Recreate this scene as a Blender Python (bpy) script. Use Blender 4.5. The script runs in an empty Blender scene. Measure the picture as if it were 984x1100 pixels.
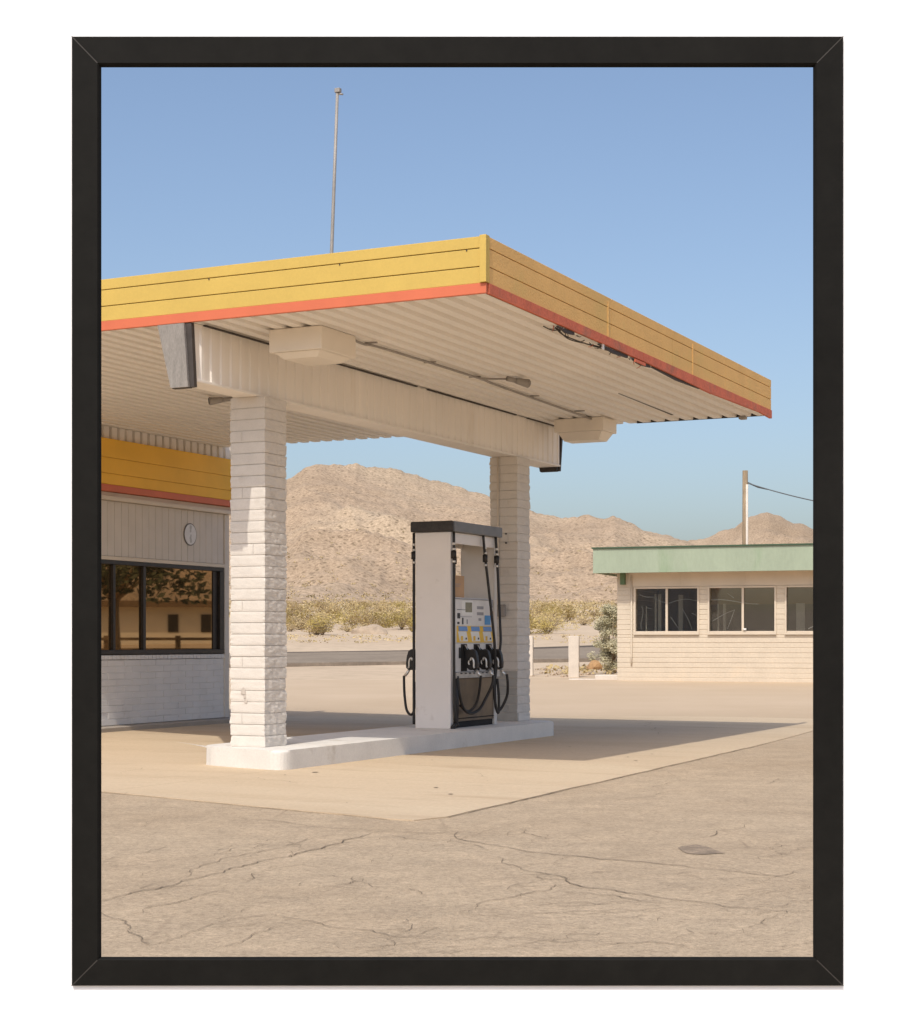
import bpy, bmesh, math, random
from mathutils import Vector, Matrix, noise
random.seed(7)
S = bpy.context.scene
COL = S.collection
R = math.radians

# ------------------------------------------------------------------ place
EYE = 1.35                      # eye height above the forecourt
F, CX, HZ = 1830.0, 491.0, 689.0   # survey of the photograph: focal length and horizon
ALPHA = math.atan2(F, 1380 - CX)   # heading of the canopy's long axis
OX, OY = -2.0437, 18.1108          # near corner of the front brick column
CA, SA = math.cos(ALPHA), math.sin(ALPHA)

def W(u, v, z=0.0):
    return Vector((OX + u*CA - v*SA, OY + u*SA + v*CA, z))

def gz(x, y):
    r = math.hypot(x, y)
    if r < 30: return 0.0
    if r < 45.3: return .0183*(r-30)
    if r < 90: return .012*(r-22)
    return .816 + .03*(r-90)

def gpt(px, py, z=0.0):
    Y = F*(z-EYE)/(HZ-py)
    return Vector(((px-CX)/F*Y, Y, z))

# ------------------------------------------------------------------ materials
def mat(name, base, rough=.85, metal=0.0, var=0.0, vscale=3.0, tint=None, fine=0.0, fscale=60.0,
        bump=0.0, bscale=40.0, bdist=.01, stain=None, sscale=1.2, sdetail=6, slo=.55, shi=.7, stretch=None, spec=.5, coat=0.0):
    m = bpy.data.materials.new(name); m.use_nodes = True
    nt = m.node_tree; N = nt.nodes; L = nt.links
    b = N['Principled BSDF']
    b.inputs['Roughness'].default_value = rough
    b.inputs['Metallic'].default_value = metal
    b.inputs['Specular IOR Level'].default_value = spec
    b.inputs['Coat Weight'].default_value = coat
    tc = N.new('ShaderNodeTexCoord'); co = tc.outputs['Object']
    if stretch:
        mp = N.new('ShaderNodeMapping'); mp.inputs['Scale'].default_value = stretch
        L.new(co, mp.inputs['Vector']); co = mp.outputs['Vector']
    cur = None
    rgb = N.new('ShaderNodeRGB'); rgb.outputs[0].default_value = (*base, 1); cur = rgb.outputs[0]
    def nz(scale, detail=5, rough_=.55):
        n = N.new('ShaderNodeTexNoise'); n.inputs['Scale'].default_value = scale
        n.inputs['Detail'].default_value = detail; n.inputs['Roughness'].default_value = rough_
        L.new(co, n.inputs['Vector']); return n.outputs['Fac']
    def mul(cur, fac, lo, hi):
        mr = N.new('ShaderNodeMapRange'); mr.inputs['From Min'].default_value = .3; mr.inputs['From Max'].default_value = .7
        mr.inputs['To Min'].default_value = lo; mr.inputs['To Max'].default_value = hi
        L.new(fac, mr.inputs['Value'])
        mx = N.new('ShaderNodeVectorMath'); mx.operation = 'SCALE'
        L.new(cur, mx.inputs[0]); L.new(mr.outputs[0], mx.inputs['Scale']); return mx.outputs[0]
    def blend(cur, col, fac, lo, hi, amount=1.0):
        mr = N.new('ShaderNodeMapRange'); mr.inputs['From Min'].default_value = lo; mr.inputs['From Max'].default_value = hi
        mr.inputs['To Max'].default_value = amount
        L.new(fac, mr.inputs['Value'])
        mx = N.new('ShaderNodeMix'); mx.data_type = 'RGBA'
        L.new(mr.outputs[0], mx.inputs['Factor']); L.new(cur, mx.inputs['A']); mx.inputs['B'].default_value = (*col, 1)
        return mx.outputs['Result']
    if tint: cur = blend(cur, tint, nz(vscale*.6), .4, .65)
    if stain: cur = blend(cur, stain, nz(sscale, sdetail, .6), slo, shi)
    if var: cur = mul(cur, nz(vscale), 1-var, 1+var)
    if fine: cur = mul(cur, nz(fscale, 3, .7), 1-fine, 1+fine)
    L.new(cur, b.inputs['Base Color'])
    if bump:
        bp = N.new('ShaderNodeBump'); bp.inputs['Strength'].default_value = bump; bp.inputs['Distance'].default_value = bdist
        L.new(nz(bscale, 4, .6), bp.inputs['Height']); L.new(bp.outputs[0], b.inputs['Normal'])
    return m

M = {}
M['white_brick'] = mat('white_painted_brick', (.66,.605,.54), .8, var=.05, vscale=4, fine=.05, fscale=70, bump=.5, bscale=90, bdist=.006, stain=(.52,.46,.39), sscale=3, slo=.6, shi=.8)
M['grey_brick'] = mat('grey_lower_brick', (.40,.38,.345), .85, var=.08, vscale=5, bump=.5, bscale=90, bdist=.006)
M['joint'] = mat('painted_mortar_joint', (.56,.51,.45), .9, var=.1, vscale=12)
M['kerb'] = mat('painted_concrete_kerb', (.70,.665,.61), .75, var=.06, vscale=2.5, fine=.05, fscale=50, bump=.3, bscale=30, bdist=.006, stain=(.50,.44,.36), sscale=2.2, slo=.6, shi=.75)
M['yellow'] = mat('sunny_yellow_paint', (.58,.40,.09), .6, var=.04, vscale=2.5, fine=.03, fscale=40, bump=.15, bscale=25, bdist=.004)
M['yellow_rough'] = mat('rough_yellow_boards', (.80,.475,.16), .75, var=.06, vscale=3, fine=.06, fscale=40, bump=.7, bscale=42, bdist=.014, stain=(.66,.43,.14), sscale=1.5, slo=.5, shi=.7)
M['ochre'] = mat('ochre_fascia_paint', (.90,.50,.045), .6, var=.06, vscale=2)
M['orange'] = mat('coral_orange_paint', (.62,.15,.068), .55, var=.05, vscale=3)
M['orange_rough'] = mat('weathered_coral_paint', (.62,.15,.075), .75, var=.12, vscale=5, fine=.12, fscale=40, bump=.6, bscale=40, bdist=.01, stain=(.40,.15,.09), sscale=3, slo=.55, shi=.7)
M['soffit'] = mat('cream_corrugated_soffit', (.87,.82,.75), .6, var=.03, vscale=1.2)
M['beam'] = mat('cream_ribbed_steel', (.86,.80,.725), .6, var=.05, vscale=1.5, stain=(.66,.57,.45), sscale=1.6, slo=.62, shi=.85, stretch=(1,1,.25))
M['lamp_white'] = mat('cream_enamel', (.82,.74,.63), .5, var=.03, vscale=3)
M['plywood'] = mat('grey_weathered_plywood', (.27,.245,.22), .9, var=.18, vscale=6, fine=.2, fscale=45, bump=.4, bscale=40, bdist=.006, stretch=(1,2.5,.5))
M['dark_trim'] = mat('dark_rusty_steel', (.05,.04,.035), .7, var=.2, vscale=8)
M['black_gap'] = mat('dark_recess', (.02,.017,.015), .9, var=.2, vscale=10)
M['siding'] = mat('grey_beige_siding', (.66,.60,.54), .75, var=.04, vscale=3, bump=.2, bscale=30, bdist=.003)
M['lower_brick'] = mat('pale_painted_block', (.72,.69,.665), .75, var=.05, vscale=2.5, bump=.4, bscale=60, bdist=.004, stain=(.5,.45,.4), sscale=1.5, slo=.62, shi=.8)
M['trim'] = mat('cream_trim_paint', (.70,.61,.50), .6, var=.04, vscale=3)
M['bronze'] = mat('dark_bronze_aluminium', (.035,.028,.024), .45, metal=.3, var=.15, vscale=8)
M['bronze_glass'] = mat('bronze_mirror_glass', (.33,.225,.12), .015, metal=.92, var=.04, vscale=.8)
M['roof'] = mat('grey_gravel_roofing', (.42,.39,.35), .95, var=.1, vscale=2, bump=.5, bscale=40)
M['galv'] = mat('galvanised_steel', (.33,.30,.27), .6, metal=.2, var=.1, vscale=8)
M['pump_white'] = mat('aged_white_enamel', (.80,.74,.685), .45, var=.03, vscale=2.5, stain=(.54,.47,.41), sscale=3, slo=.62, shi=.8)
M['pump_face'] = mat('pale_console_face', (.72,.69,.655), .45, var=.05, vscale=9)
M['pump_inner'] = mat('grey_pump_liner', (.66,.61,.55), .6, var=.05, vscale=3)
M['cap_black'] = mat('scuffed_black_plastic', (.035,.030,.027), .6, var=.35, vscale=9, fine=.3, fscale=50)
M['cap_grey'] = mat('sunbleached_grey_plastic', (.15,.15,.155), .45, var=.12, vscale=6)
M['rubber'] = mat('black_rubber', (.018,.015,.013), .5, var=.3, vscale=12)
M['steel'] = mat('brushed_steel_fitting', (.72,.69,.64), .3, metal=.7, var=.1, vscale=20)
M['base_brown'] = mat('brown_smoked_steel_panel', (.125,.095,.068), .3, metal=.35, var=.18, vscale=4, stain=(.07,.06,.055), sscale=2.2, slo=.5, shi=.66)
M['shelf'] = mat('worn_grey_shelf', (.50,.47,.43), .5, metal=.3, var=.2, vscale=14)
M['label_yellow'] = mat('yellow_label_print', (.80,.50,.05), .5, var=.06, vscale=8)
M['label_blue'] = mat('blue_label_print', (.14,.30,.62), .5, var=.06, vscale=8)
M['sticker_blue'] = mat('bright_blue_sticker', (.07,.30,.62), .5, var=.06, vscale=8)
M['label_white'] = mat('white_label_print', (.80,.78,.74), .5, var=.05, vscale=12)
M['label_grey'] = mat('grey_key_plastic', (.30,.29,.30), .5, var=.1, vscale=12)
M['lcd'] = mat('dull_green_display', (.20,.20,.15), .2, var=.2, vscale=20)
M['black_print'] = mat('black_print', (.03,.03,.03), .6, var=.2, vscale=30)
M['cardboard'] = mat('brown_cardboard', (.50,.315,.18), .9, var=.06, vscale=6, bump=.2, bscale=20, bdist=.004)
M['diner_wall'] = mat('cream_slump_block', (.60,.515,.405), .85, var=.05, vscale=2, fine=.06, fscale=18, bump=.4, bscale=30, bdist=.008, stain=(.62,.51,.38), sscale=1.0, slo=.6, shi=.8)
M['diner_trim'] = mat('cream_board', (.61,.52,.41), .75, var=.05, vscale=2)
M['green'] = mat('faded_sage_green_paint', (.32,.375,.275), .7, var=.06, vscale=1.6, fine=.05, fscale=20, stain=(.24,.33,.20), sscale=1.2, slo=.5, shi=.7, stretch=(1,1,.3))
M['dark_green'] = mat('dark_green_edge', (.05,.09,.05), .7, var=.1, vscale=4)
M['bracket_green'] = mat('bracket_green_paint', (.10,.16,.08), .7, var=.1, vscale=4)
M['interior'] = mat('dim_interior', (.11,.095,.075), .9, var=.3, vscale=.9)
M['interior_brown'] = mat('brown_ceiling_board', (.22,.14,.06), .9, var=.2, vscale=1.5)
M['pale_reflection'] = mat('pale_reflection_strip', (.34,.31,.26), .8, var=.1, vscale=4)
M['streak_pale'] = mat('pale_reflection_streak', (.52,.51,.49), .35, var=.1, vscale=6)
M['wood_pole'] = mat('grey_brown_pole_timber', (.26,.19,.12), .9, var=.2, vscale=4, fine=.2, fscale=20, stretch=(1,1,.15))
M['post'] = mat('whitewashed_post', (.64,.57,.49), .85, var=.07, vscale=5, fine=.06, fscale=30, stain=(.6,.5,.4), sscale=3, slo=.6, shi=.8)
M['cable'] = mat('grey_blue_cable', (.10,.11,.12), .6, var=.1, vscale=3)
M['rock'] = mat('tan_boulder', (.42,.325,.235), .95, var=.15, vscale=3, bump=.6, bscale=10, bdist=.05)
M['stem'] = mat('dry_brown_stem', (.30,.22,.14), .9, var=.2, vscale=10)
M['leaf_olive'] = mat('olive_yellow_leaf', (.40,.305,.095), .9, var=.3, vscale=.7, tint=(.45,.35,.18), spec=.1)
M['leaf_dry'] = mat('dry_tan_brush', (.48,.37,.22), .9, var=.3, vscale=.7, tint=(.44,.33,.14), spec=.1)
M['leaf_sage'] = mat('silver_sage_leaf', (.55,.50,.345), .8, var=.35, vscale=5, tint=(.44,.40,.24))
M['scrub'] = mat('mixed_desert_scrub', (.40,.30,.15), .95, spec=.1, var=.4, vscale=.06, fine=.3, fscale=.5, tint=(.44,.34,.18))
M['crack'] = mat('dark_crack_soil', (.20,.15,.10), 1, var=.3, vscale=6)
M['patch'] = mat('oil_stained_hollow', (.26,.195,.135), .95, fine=.3, fscale=40, var=.3, vscale=9, bump=.4, bscale=30)
M['road'] = mat('sunbleached_road_asphalt', (.27,.222,.175), 1, spec=.0, var=.12, vscale=.5, fine=.15, fscale=4)
M['road_edge'] = mat('dark_road_edge', (.12,.10,.085), 1, spec=.0, var=.15, vscale=1)
M['house_white'] = mat('pale_stucco', (.72,.66,.55), .85, var=.04, vscale=1)
M['fence_wood'] = mat('brown_fence_timber', (.17,.11,.06), .9, var=.2, vscale=2)
M['gallery_wall'] = mat('matt_white_wall_paint', (.93,.93,.94), .9, var=.006, vscale=1.5, spec=.2)
M['frame_wood'] = mat('black_stained_wood', (.0115,.0108,.0095), .6, var=.18, vscale=6, fine=.12, fscale=60, bump=.12, bscale=60, bdist=.0006, spec=.08)
M['frame_wood_v'] = M['frame_wood']
M['mitre'] = mat('bare_mitre_line', (.038,.032,.027), .7, var=.1, vscale=60)

def nodes_of(name, rough=.9):
    m = bpy.data.materials.new(name); m.use_nodes = True
    b = m.node_tree.nodes['Principled BSDF']; b.inputs['Roughness'].default_value = rough
    b.inputs['Specular IOR Level'].default_value = .25
    return m, m.node_tree.nodes, m.node_tree.links, b
def ramp(N, L, fac, stops):
    r = N.new('ShaderNodeValToRGB'); e = r.color_ramp.elements
    while len(e) < len(stops): e.new(.5)
    for el, (p, c) in zip(e, stops): el.position = p; el.color = (*c, 1) if len(c) == 3 else c
    L.new(fac, r.inputs['Fac']); return r
def noi(N, L, co, s, d=5, r=.55, dist=0):
    n = N.new('ShaderNodeTexNoise'); n.inputs['Scale'].default_value = s; n.inputs['Detail'].default_value = d
    n.inputs['Roughness'].default_value = r; n.inputs['Distortion'].default_value = dist; L.new(co, n.inputs['Vector']); return n
def mixc(N, L, fac, a, b, mode='MIX'):
    x = N.new('ShaderNodeMix'); x.data_type = 'RGBA'; x.blend_type = mode
    for sock, val in (('Factor', fac), ('A', a), ('B', b)):
        if hasattr(val, 'is_output'): L.new(val, x.inputs[sock])
        elif isinstance(val, tuple): x.inputs[sock].default_value = (*val, 1)
        else: x.inputs[sock].default_value = val
    return x.outputs['Result']

def asphalt_mat():
    m, N, L, b = nodes_of('dusty_old_asphalt', .95)
    co = N.new('ShaderNodeTexCoord').outputs['Object']
    big = noi(N, L, co, .35, 6, .6); mid = noi(N, L, co, 2.3, 5, .6); gr = noi(N, L, co, 46, 4, .85)
    c = ramp(N, L, big.outputs['Fac'], [(.3, (.415,.315,.214)), (.5, (.45,.347,.24)), (.7, (.475,.37,.258))]).outputs['Color']
    c = mixc(N, L, .55, c, ramp(N, L, mid.outputs['Fac'], [(.3, (.78,.78,.78)), (.7, (1.16,1.15,1.13))]).outputs['Color'], 'MULTIPLY')
    g2 = ramp(N, L, gr.outputs['Fac'], [(.34, (.45,.43,.41)), (.46, (.96,.96,.96)), (.56, (1.04,1.04,1.04)), (.68, (1.55,1.53,1.5))])
    c = mixc(N, L, .75, c, g2.outputs['Color'], 'MULTIPLY')
    c = mixc(N, L, .35, c, ramp(N, L, noi(N, L, co, 13, 3, .8).outputs['Fac'], [(.36, (.70,.69,.67)), (.48, (.99,.99,.99)), (.58, (1.03,1.03,1.03)), (.68, (1.3,1.29,1.28))]).outputs['Color'], 'MULTIPLY')
    # hairline crazing
    ds = noi(N, L, co, .8, 4, .6)
    vm = N.new('ShaderNodeMix'); vm.data_type = 'VECTOR'; vm.inputs['Factor'].default_value = .12
    L.new(co, vm.inputs['A']); L.new(ds.outputs['Color'], vm.inputs['B'])
    vo = N.new('ShaderNodeTexVoronoi'); vo.feature = 'DISTANCE_TO_EDGE'; vo.inputs['Scale'].default_value = .9
    L.new(vm.outputs['Result'], vo.inputs['Vector'])
    ck = ramp(N, L, vo.outputs['Distance'], [(0, (1,1,1)), (.012, (0,0,0))])
    msk = ramp(N, L, noi(N, L, co, .5, 3).outputs['Fac'], [(.52, (0,0,0)), (.66, (.6,.6,.6))])
    mm = N.new('ShaderNodeMath'); mm.operation = 'MULTIPLY'; L.new(ck.outputs['Color'], mm.inputs[0]); L.new(msk.outputs['Color'], mm.inputs[1])
    c = mixc(N, L, mm.outputs[0], c, (.22,.16,.11))
    # wind-blown sand far from the forecourt: a real change of the surface with place
    sp = N.new('ShaderNodeSeparateXYZ'); L.new(co, sp.inputs[0])
    mr = N.new('ShaderNodeMapRange'); mr.inputs['From Min'].default_value = 20; mr.inputs['From Max'].default_value = 32
    L.new(sp.outputs['Y'], mr.inputs['Value'])
    sand = ramp(N, L, noi(N, L, co, .25, 6, .6).outputs['Fac'], [(.3, (.51,.385,.262)), (.7, (.57,.44,.31))]).outputs['Color']
    c = mixc(N, L, mr.outputs[0], c, sand)
    L.new(c, b.inputs['Base Color'])
    bp = N.new('ShaderNodeBump'); bp.inputs['Strength'].default_value = .55; bp.inputs['Distance'].default_value = .012
    L.new(gr.outputs['Fac'], bp.inputs['Height']); L.new(bp.outputs[0], b.inputs['Normal'])
    return m
def pad_mat():
    m, N, L, b = nodes_of('pale_forecourt_concrete', .9)
    co = N.new('ShaderNodeTexCoord').outputs['Object']
    mp = N.new('ShaderNodeMapping'); mp.inputs['Scale'].default_value = (1, .25, 1); mp.inputs['Rotation'].default_value = (0,0,R(20)); L.new(co, mp.inputs['Vector'])
    big = noi(N, L, mp.outputs[0], .9, 6, .6); gr = noi(N, L, co, 30, 3, .7); st = noi(N, L, mp.outputs[0], 1.5, 7, .65)
    c = ramp(N, L, big.outputs['Fac'], [(.3, (.52,.398,.265)), (.5, (.56,.435,.297)), (.7, (.58,.46,.317))]).outputs['Color']
    c = mixc(N, L, .45, c, ramp(N, L, gr.outputs['Fac'], [(.3, (.8,.8,.8)), (.7, (1.14,1.14,1.13))]).outputs['Color'], 'MULTIPLY')
    s = ramp(N, L, st.outputs['Fac'], [(.56, (0,0,0)), (.72, (.55,.55,.55))])
    c = mixc(N, L, s.outputs['Color'], c, (.38,.27,.17))
    # saw-cut joints of the slab bays
    br = N.new('ShaderNodeTexBrick'); br.offset = 0; br.inputs['Scale'].default_value = 1; br.inputs['Mortar Size'].default_value = .008
    br.inputs['Brick Width'].default_value = 4.6; br.inputs['Row Height'].default_value = 4.6
    m2 = N.new('ShaderNodeMapping'); m2.inputs['Location'].default_value = (.9, .35, 0); L.new(co, m2.inputs['Vector']); L.new(m2.outputs[0], br.inputs['Vector'])
    j = N.new('ShaderNodeMath'); j.operation = 'MULTIPLY'; j.inputs[1].default_value = .35; L.new(br.outputs['Fac'], j.inputs[0])
    c = mixc(N, L, j.outputs[0], c, (.27,.195,.13))
    L.new(c, b.inputs['Base Color'])
    bp = N.new('ShaderNodeBump'); bp.inputs['Strength'].default_value = .2; bp.inputs['Distance'].default_value = .006
    L.new(gr.outputs['Fac'], bp.inputs['Height']); L.new(bp.outputs[0], b.inputs['Normal'])
    return m
def sand_mat():
    m, N, L, b = nodes_of('desert_sand', 1)
    co = N.new('ShaderNodeTexCoord').outputs['Object']
    big = noi(N, L, co, .05, 7, .6); gr = noi(N, L, co, 1.3, 6, .75)
    c = ramp(N, L, big.outputs['Fac'], [(.3, (.50,.38,.265)), (.6, (.57,.445,.315))]).outputs['Color']
    c = mixc(N, L, .6, c, ramp(N, L, gr.outputs['Fac'], [(.3, (.68,.67,.64)), (.5, (1,1,1)), (.72, (1.2,1.2,1.2))]).outputs['Color'], 'MULTIPLY')
    L.new(c, b.inputs['Base Color']); return m
def mountain_mat():
    m, N, L, b = nodes_of('rocky_desert_slope', 1)
    co = N.new('ShaderNodeTexCoord').outputs['Object']
    big = noi(N, L, co, .008, 8, .6); mid = noi(N, L, co, .05, 7, .75); sp = noi(N, L, co, .85, 5, .85); vn = N.new('ShaderNodeTexVoronoi'); vn.inputs['Scale'].default_value = .42; vn.inputs['Randomness'].default_value = 1; L.new(co, vn.inputs['Vector'])
    c = ramp(N, L, big.outputs['Fac'], [(.35, (.37,.272,.183)), (.5, (.42,.31,.212)), (.65, (.46,.35,.24))]).outputs['Color']
    c = mixc(N, L, .5, c, ramp(N, L, mid.outputs['Fac'], [(.3, (.72,.70,.68)), (.5, (1,1,1)), (.7, (1.22,1.22,1.22))]).outputs['Color'], 'MULTIPLY')
    c = mixc(N, L, .85, c, ramp(N, L, sp.outputs['Fac'], [(.36, (.34,.31,.28)), (.46, (.90,.89,.88)), (.56, (1.06,1.06,1.06)), (.68, (1.65,1.65,1.65))]).outputs['Color'], 'MULTIPLY')
    d = ramp(N, L, vn.outputs['Distance'], [(.16, (.7,.7,.7)), (.32, (0,0,0))])
    c = mixc(N, L, d.outputs['Color'], c, (.15,.11,.065))
    L.new(c, b.inputs['Base Color']); return m
M['asphalt'] = asphalt_mat(); M['pad'] = pad_mat(); M['sand'] = sand_mat(); M['mountain'] = mountain_mat()

# ------------------------------------------------------------------ mesh helpers
class MB:
    def __init__(self): self.bm = bmesh.new(); self.mi = 0
    def box(self, a0, a1, b0, b1, c0, c1, bev=0.0, seg=2):
        bm = self.bm
        r = bmesh.ops.create_cube(bm, size=1)
        vs = r['verts']
        for v in vs:
            v.co = Vector(((a0+a1)/2 + v.co.x*(a1-a0), (b0+b1)/2 + v.co.y*(b1-b0), (c0+c1)/2 + v.co.z*(c1-c0)))
        fs = list({f for v in vs for f in v.link_faces})
        for f in fs: f.material_index = self.mi
        if bev:
            es = list({e for v in vs for e in v.link_edges})
            q = bmesh.ops.bevel(bm, geom=es, offset=bev, segments=seg, profile=.5, affect='EDGES')
            for f in q['faces']: f.material_index = self.mi
        return self
    def poly(self, pts):
        f = self.bm.faces.new([self.bm.verts.new(p) for p in pts]); f.material_index = self.mi; return f
    def prism(self, pts, vec, bev=0.0):
        """closed outline (list of 3D points) swept along vec"""
        bm = self.bm; vec = Vector(vec)
        a = [bm.verts.new(p) for p in pts]; b = [bm.verts.new(Vector(p)+vec) for p in pts]
        fs = [bm.faces.new(a[::-1]), bm.faces.new(b)]; n = len(pts)
        for i in range(n): fs.append(bm.faces.new((a[i], a[(i+1)%n], b[(i+1)%n], b[i])))
        for f in fs: f.material_index = self.mi
        if bev:
            es = list({e for f in fs for e in f.edges})
            q = bmesh.ops.bevel(bm, geom=es, offset=bev, segments=2, profile=.5, affect='EDGES')
            for f in q['faces']: f.material_index = self.mi
        return self
    def tube(self, pts, r, n=8, r1=None, cap=True):
        bm = self.bm; P = [Vector(p) for p in pts]; rings = []
        up = None
        for i, p in enumerate(P):
            t = (P[min(i+1, len(P)-1)] - P[max(i-1, 0)]).normalized()
            if up is None:
                up = Vector((0,0,1)) if abs(t.z) < .9 else Vector((1,0,0))
            s = t.cross(up).normalized(); up = s.cross(t).normalized()
            rr = r if r1 is None else r + (r1-r)*i/(len(P)-1)
            rings.append([bm.verts.new(p + (s*math.cos(2*math.pi*k/n) + up*math.sin(2*math.pi*k/n))*rr) for k in range(n)])
        for a, b in zip(rings, rings[1:]):
            for k in range(n):
                f = bm.faces.new((a[k], a[(k+1)%n], b[(k+1)%n], b[k])); f.smooth = True; f.material_index = self.mi
        if cap:
            for q in (rings[0][::-1], rings[-1]):
                f = bm.faces.new(q); f.material_index = self.mi
        return self
    def build(self, name, m, parent=None, **tags):
        bmesh.ops.recalc_face_normals(self.bm, faces=self.bm.faces)
        me = bpy.data.meshes.new(name); self.bm.to_mesh(me); self.bm.free()
        for x in (m if isinstance(m, (list, tuple)) else [m]): me.materials.append(M[x] if isinstance(x, str) else x)
        o = bpy.data.objects.new(name, me); COL.objects.link(o)
        if parent: o.parent = parent
        tag(o, **tags); return o
def tag(o, label=None, cat=None, group=None, kind=None):
    if label: o['label'] = label
    if cat: o['category'] = cat
    if group: o['group'] = group
    if kind: o['kind'] = kind
def thing(name, label, cat, loc=(0,0,0), rz=0.0, group=None):
    o = bpy.data.objects.new(name, None); COL.objects.link(o); o.location = loc; o.rotation_euler = (0,0,rz)
    o.empty_display_size = .2
    tag(o, label, cat, group); return o
def smooth_path(pts, n=8):
    """Catmull-Rom through the points"""
    P = [Vector(p) for p in pts]; P = [2*P[0]-P[1]] + P + [2*P[-1]-P[-2]]; out = []
    for i in range(1, len(P)-2):
        a, b, c, d = P[i-1:i+3]
        for k in range(n):
            t = k/n
            out.append(.5*((2*b) + (c-a)*t + (2*a-5*b+4*c-d)*t*t + (3*b-a-3*c+d)*t**3))
    out.append(P[-2]); return out
def station(name, label, cat, u=0, v=0, z=0, group=None):
    """an Empty aligned with the canopy: local x along it, local y towards the service building"""
    return thing(name, label, cat, W(u, v, z), ALPHA, group)

# ------------------------------------------------------------------ ground, lot, pad, road
def polar(rs, azs, zf):
    mb = MB(); rows = []
    for r in rs:
        rows.append([mb.bm.verts.new((r*math.sin(a), r*math.cos(a), zf(r, a))) for a in azs])
    for p, q in zip(rows, rows[1:]):
        for k in range(len(azs)-1):
            f = mb.bm.faces.new((p[k], p[k+1], q[k+1], q[k])); f.smooth = True
    return mb
def frange(a, b, n): return [a + (b-a)*i/(n-1) for i in range(n)]
rs = [.05, 1, 3, 6, 12, 17, 22] + frange(24, 88, 33) + frange(90, 400, 104) + frange(410, 900, 30) + [1200, 2000, 4000, 9000]
def zg(r, a):
    z = gz(0, r) if r <= 400 else gz(0, 400) + .012*(min(r, 900)-400)
    if r > 40:
        p = Vector((r*math.sin(a)*.12, r*math.cos(a)*.12, 0)); z += (noise.noise(p) + .5*noise.noise(p*3.1)) * min(.12, (r-40)*.003) * (1 if r > 100 else .35)
    return z - .015
azs = [R(a) for a in frange(-180, -20, 65)] + [R(a) for a in frange(-19.6, 19.6, 99)] + [R(a) for a in frange(20, 180, 65)]
polar(rs, azs, zg).build('ground', 'sand', kind='structure')

mb = MB()     # the old asphalt lot: follows the ground, sand drifts over its far part
xs = frange(-45, 55, 101); ys = frange(-12, 46, 59); rows = []
for y in ys: rows.append([mb.bm.verts.new((x, y + (1.2*noise.noise(Vector((x*.15, 3, 0))) if y > 45 else 0), gz(x, y) + .012 + (.012 if y > 35 else 0))) for x in xs])
for p, q in zip(rows, rows[1:]):
    for k in range(len(xs)-1): mb.bm.faces.new((p[k], p[k+1], q[k+1], q[k])).smooth = True
mb.build('asphalt_lot', 'asphalt', kind='structure')

def edge_noise(pts, step=.25, amp=.025):
    out = []
    for a, b in zip(pts, pts[1:]):
        a, b = Vector(a), Vector(b); n = max(1, int((b-a).length/step)); t = (b-a).normalized(); s = Vector((-t.y, t.x, 0))
        for i in range(n):
            p = a + (b-a)*i/n; out.append(p + s*amp*(noise.noise(p*1.7) + .6*noise.noise(p*6)) * (1 if i else 0))
    out.append(Vector(pts[-1])); return out
pr = station('concrete_pad', None, None); COL.objects.unlink(pr); bpy.data.objects.remove(pr)
# pad outline in canopy coordinates (u along, v towards the building)
PADZ = .020
outline = [(-2.2, 3.9, PADZ), (-3.18, -.31, PADZ), (-4.12, -3.7, PADZ), (-4.13, -3.92, PADZ), (-3.8, -4.03, PADZ), (6.4, -3.66, PADZ), (13.6, -3.2, PADZ), (14.2, 9.5, PADZ), (-1.6, 9.5, PADZ), (-2.2, 3.9, PADZ)]
ol = edge_noise(outline)[:-1]
mb = MB(); mb.poly([p for p in ol])
mb.prism([], (0,0,0)) if False else None
r = bmesh.ops.extrude_face_region(mb.bm, geom=list(mb.bm.faces))
for e in r['geom']:
    if isinstance(e, bmesh.types.BMVert): e.co.z -= .03
o = mb.build('concrete_pad', 'pad', kind='structure'); o.location = W(0,0,0); o.rotation_euler.z = ALPHA

# road across the back
mb = MB(); rows = []
n0, n1 = Vector((-5.99,60.2)), Vector((5.96,68.65)); f0, f1 = Vector((-8.15,81.9)), Vector((8.42,96.9))
for i in range(121):
    t = -6 + 13*i/120
    a, b = n0 + (n1-n0)*t, f0 + (f1-f0)*t
    rows.append([(a + (b-a)*k/10) for k in range(11)])
def zr(p): return gz(p.x, p.y) + .12
vr = [[mb.bm.verts.new((p.x, p.y, zr(p))) for p in r_] for r_ in rows]
for p, q in zip(vr, vr[1:]):
    for k in range(10):
        f = mb.bm.faces.new((p[k], p[k+1], q[k+1], q[k])); f.material_index = 1 if k == 9 else 0
    mb.bm.faces.new((p[0], q[0], mb.bm.verts.new(q[0].co - Vector((0,0,.3))), mb.bm.verts.new(p[0].co - Vector((0,0,.3)))))
mb.build('road', ['road', 'road_edge'], kind='structure')

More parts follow.
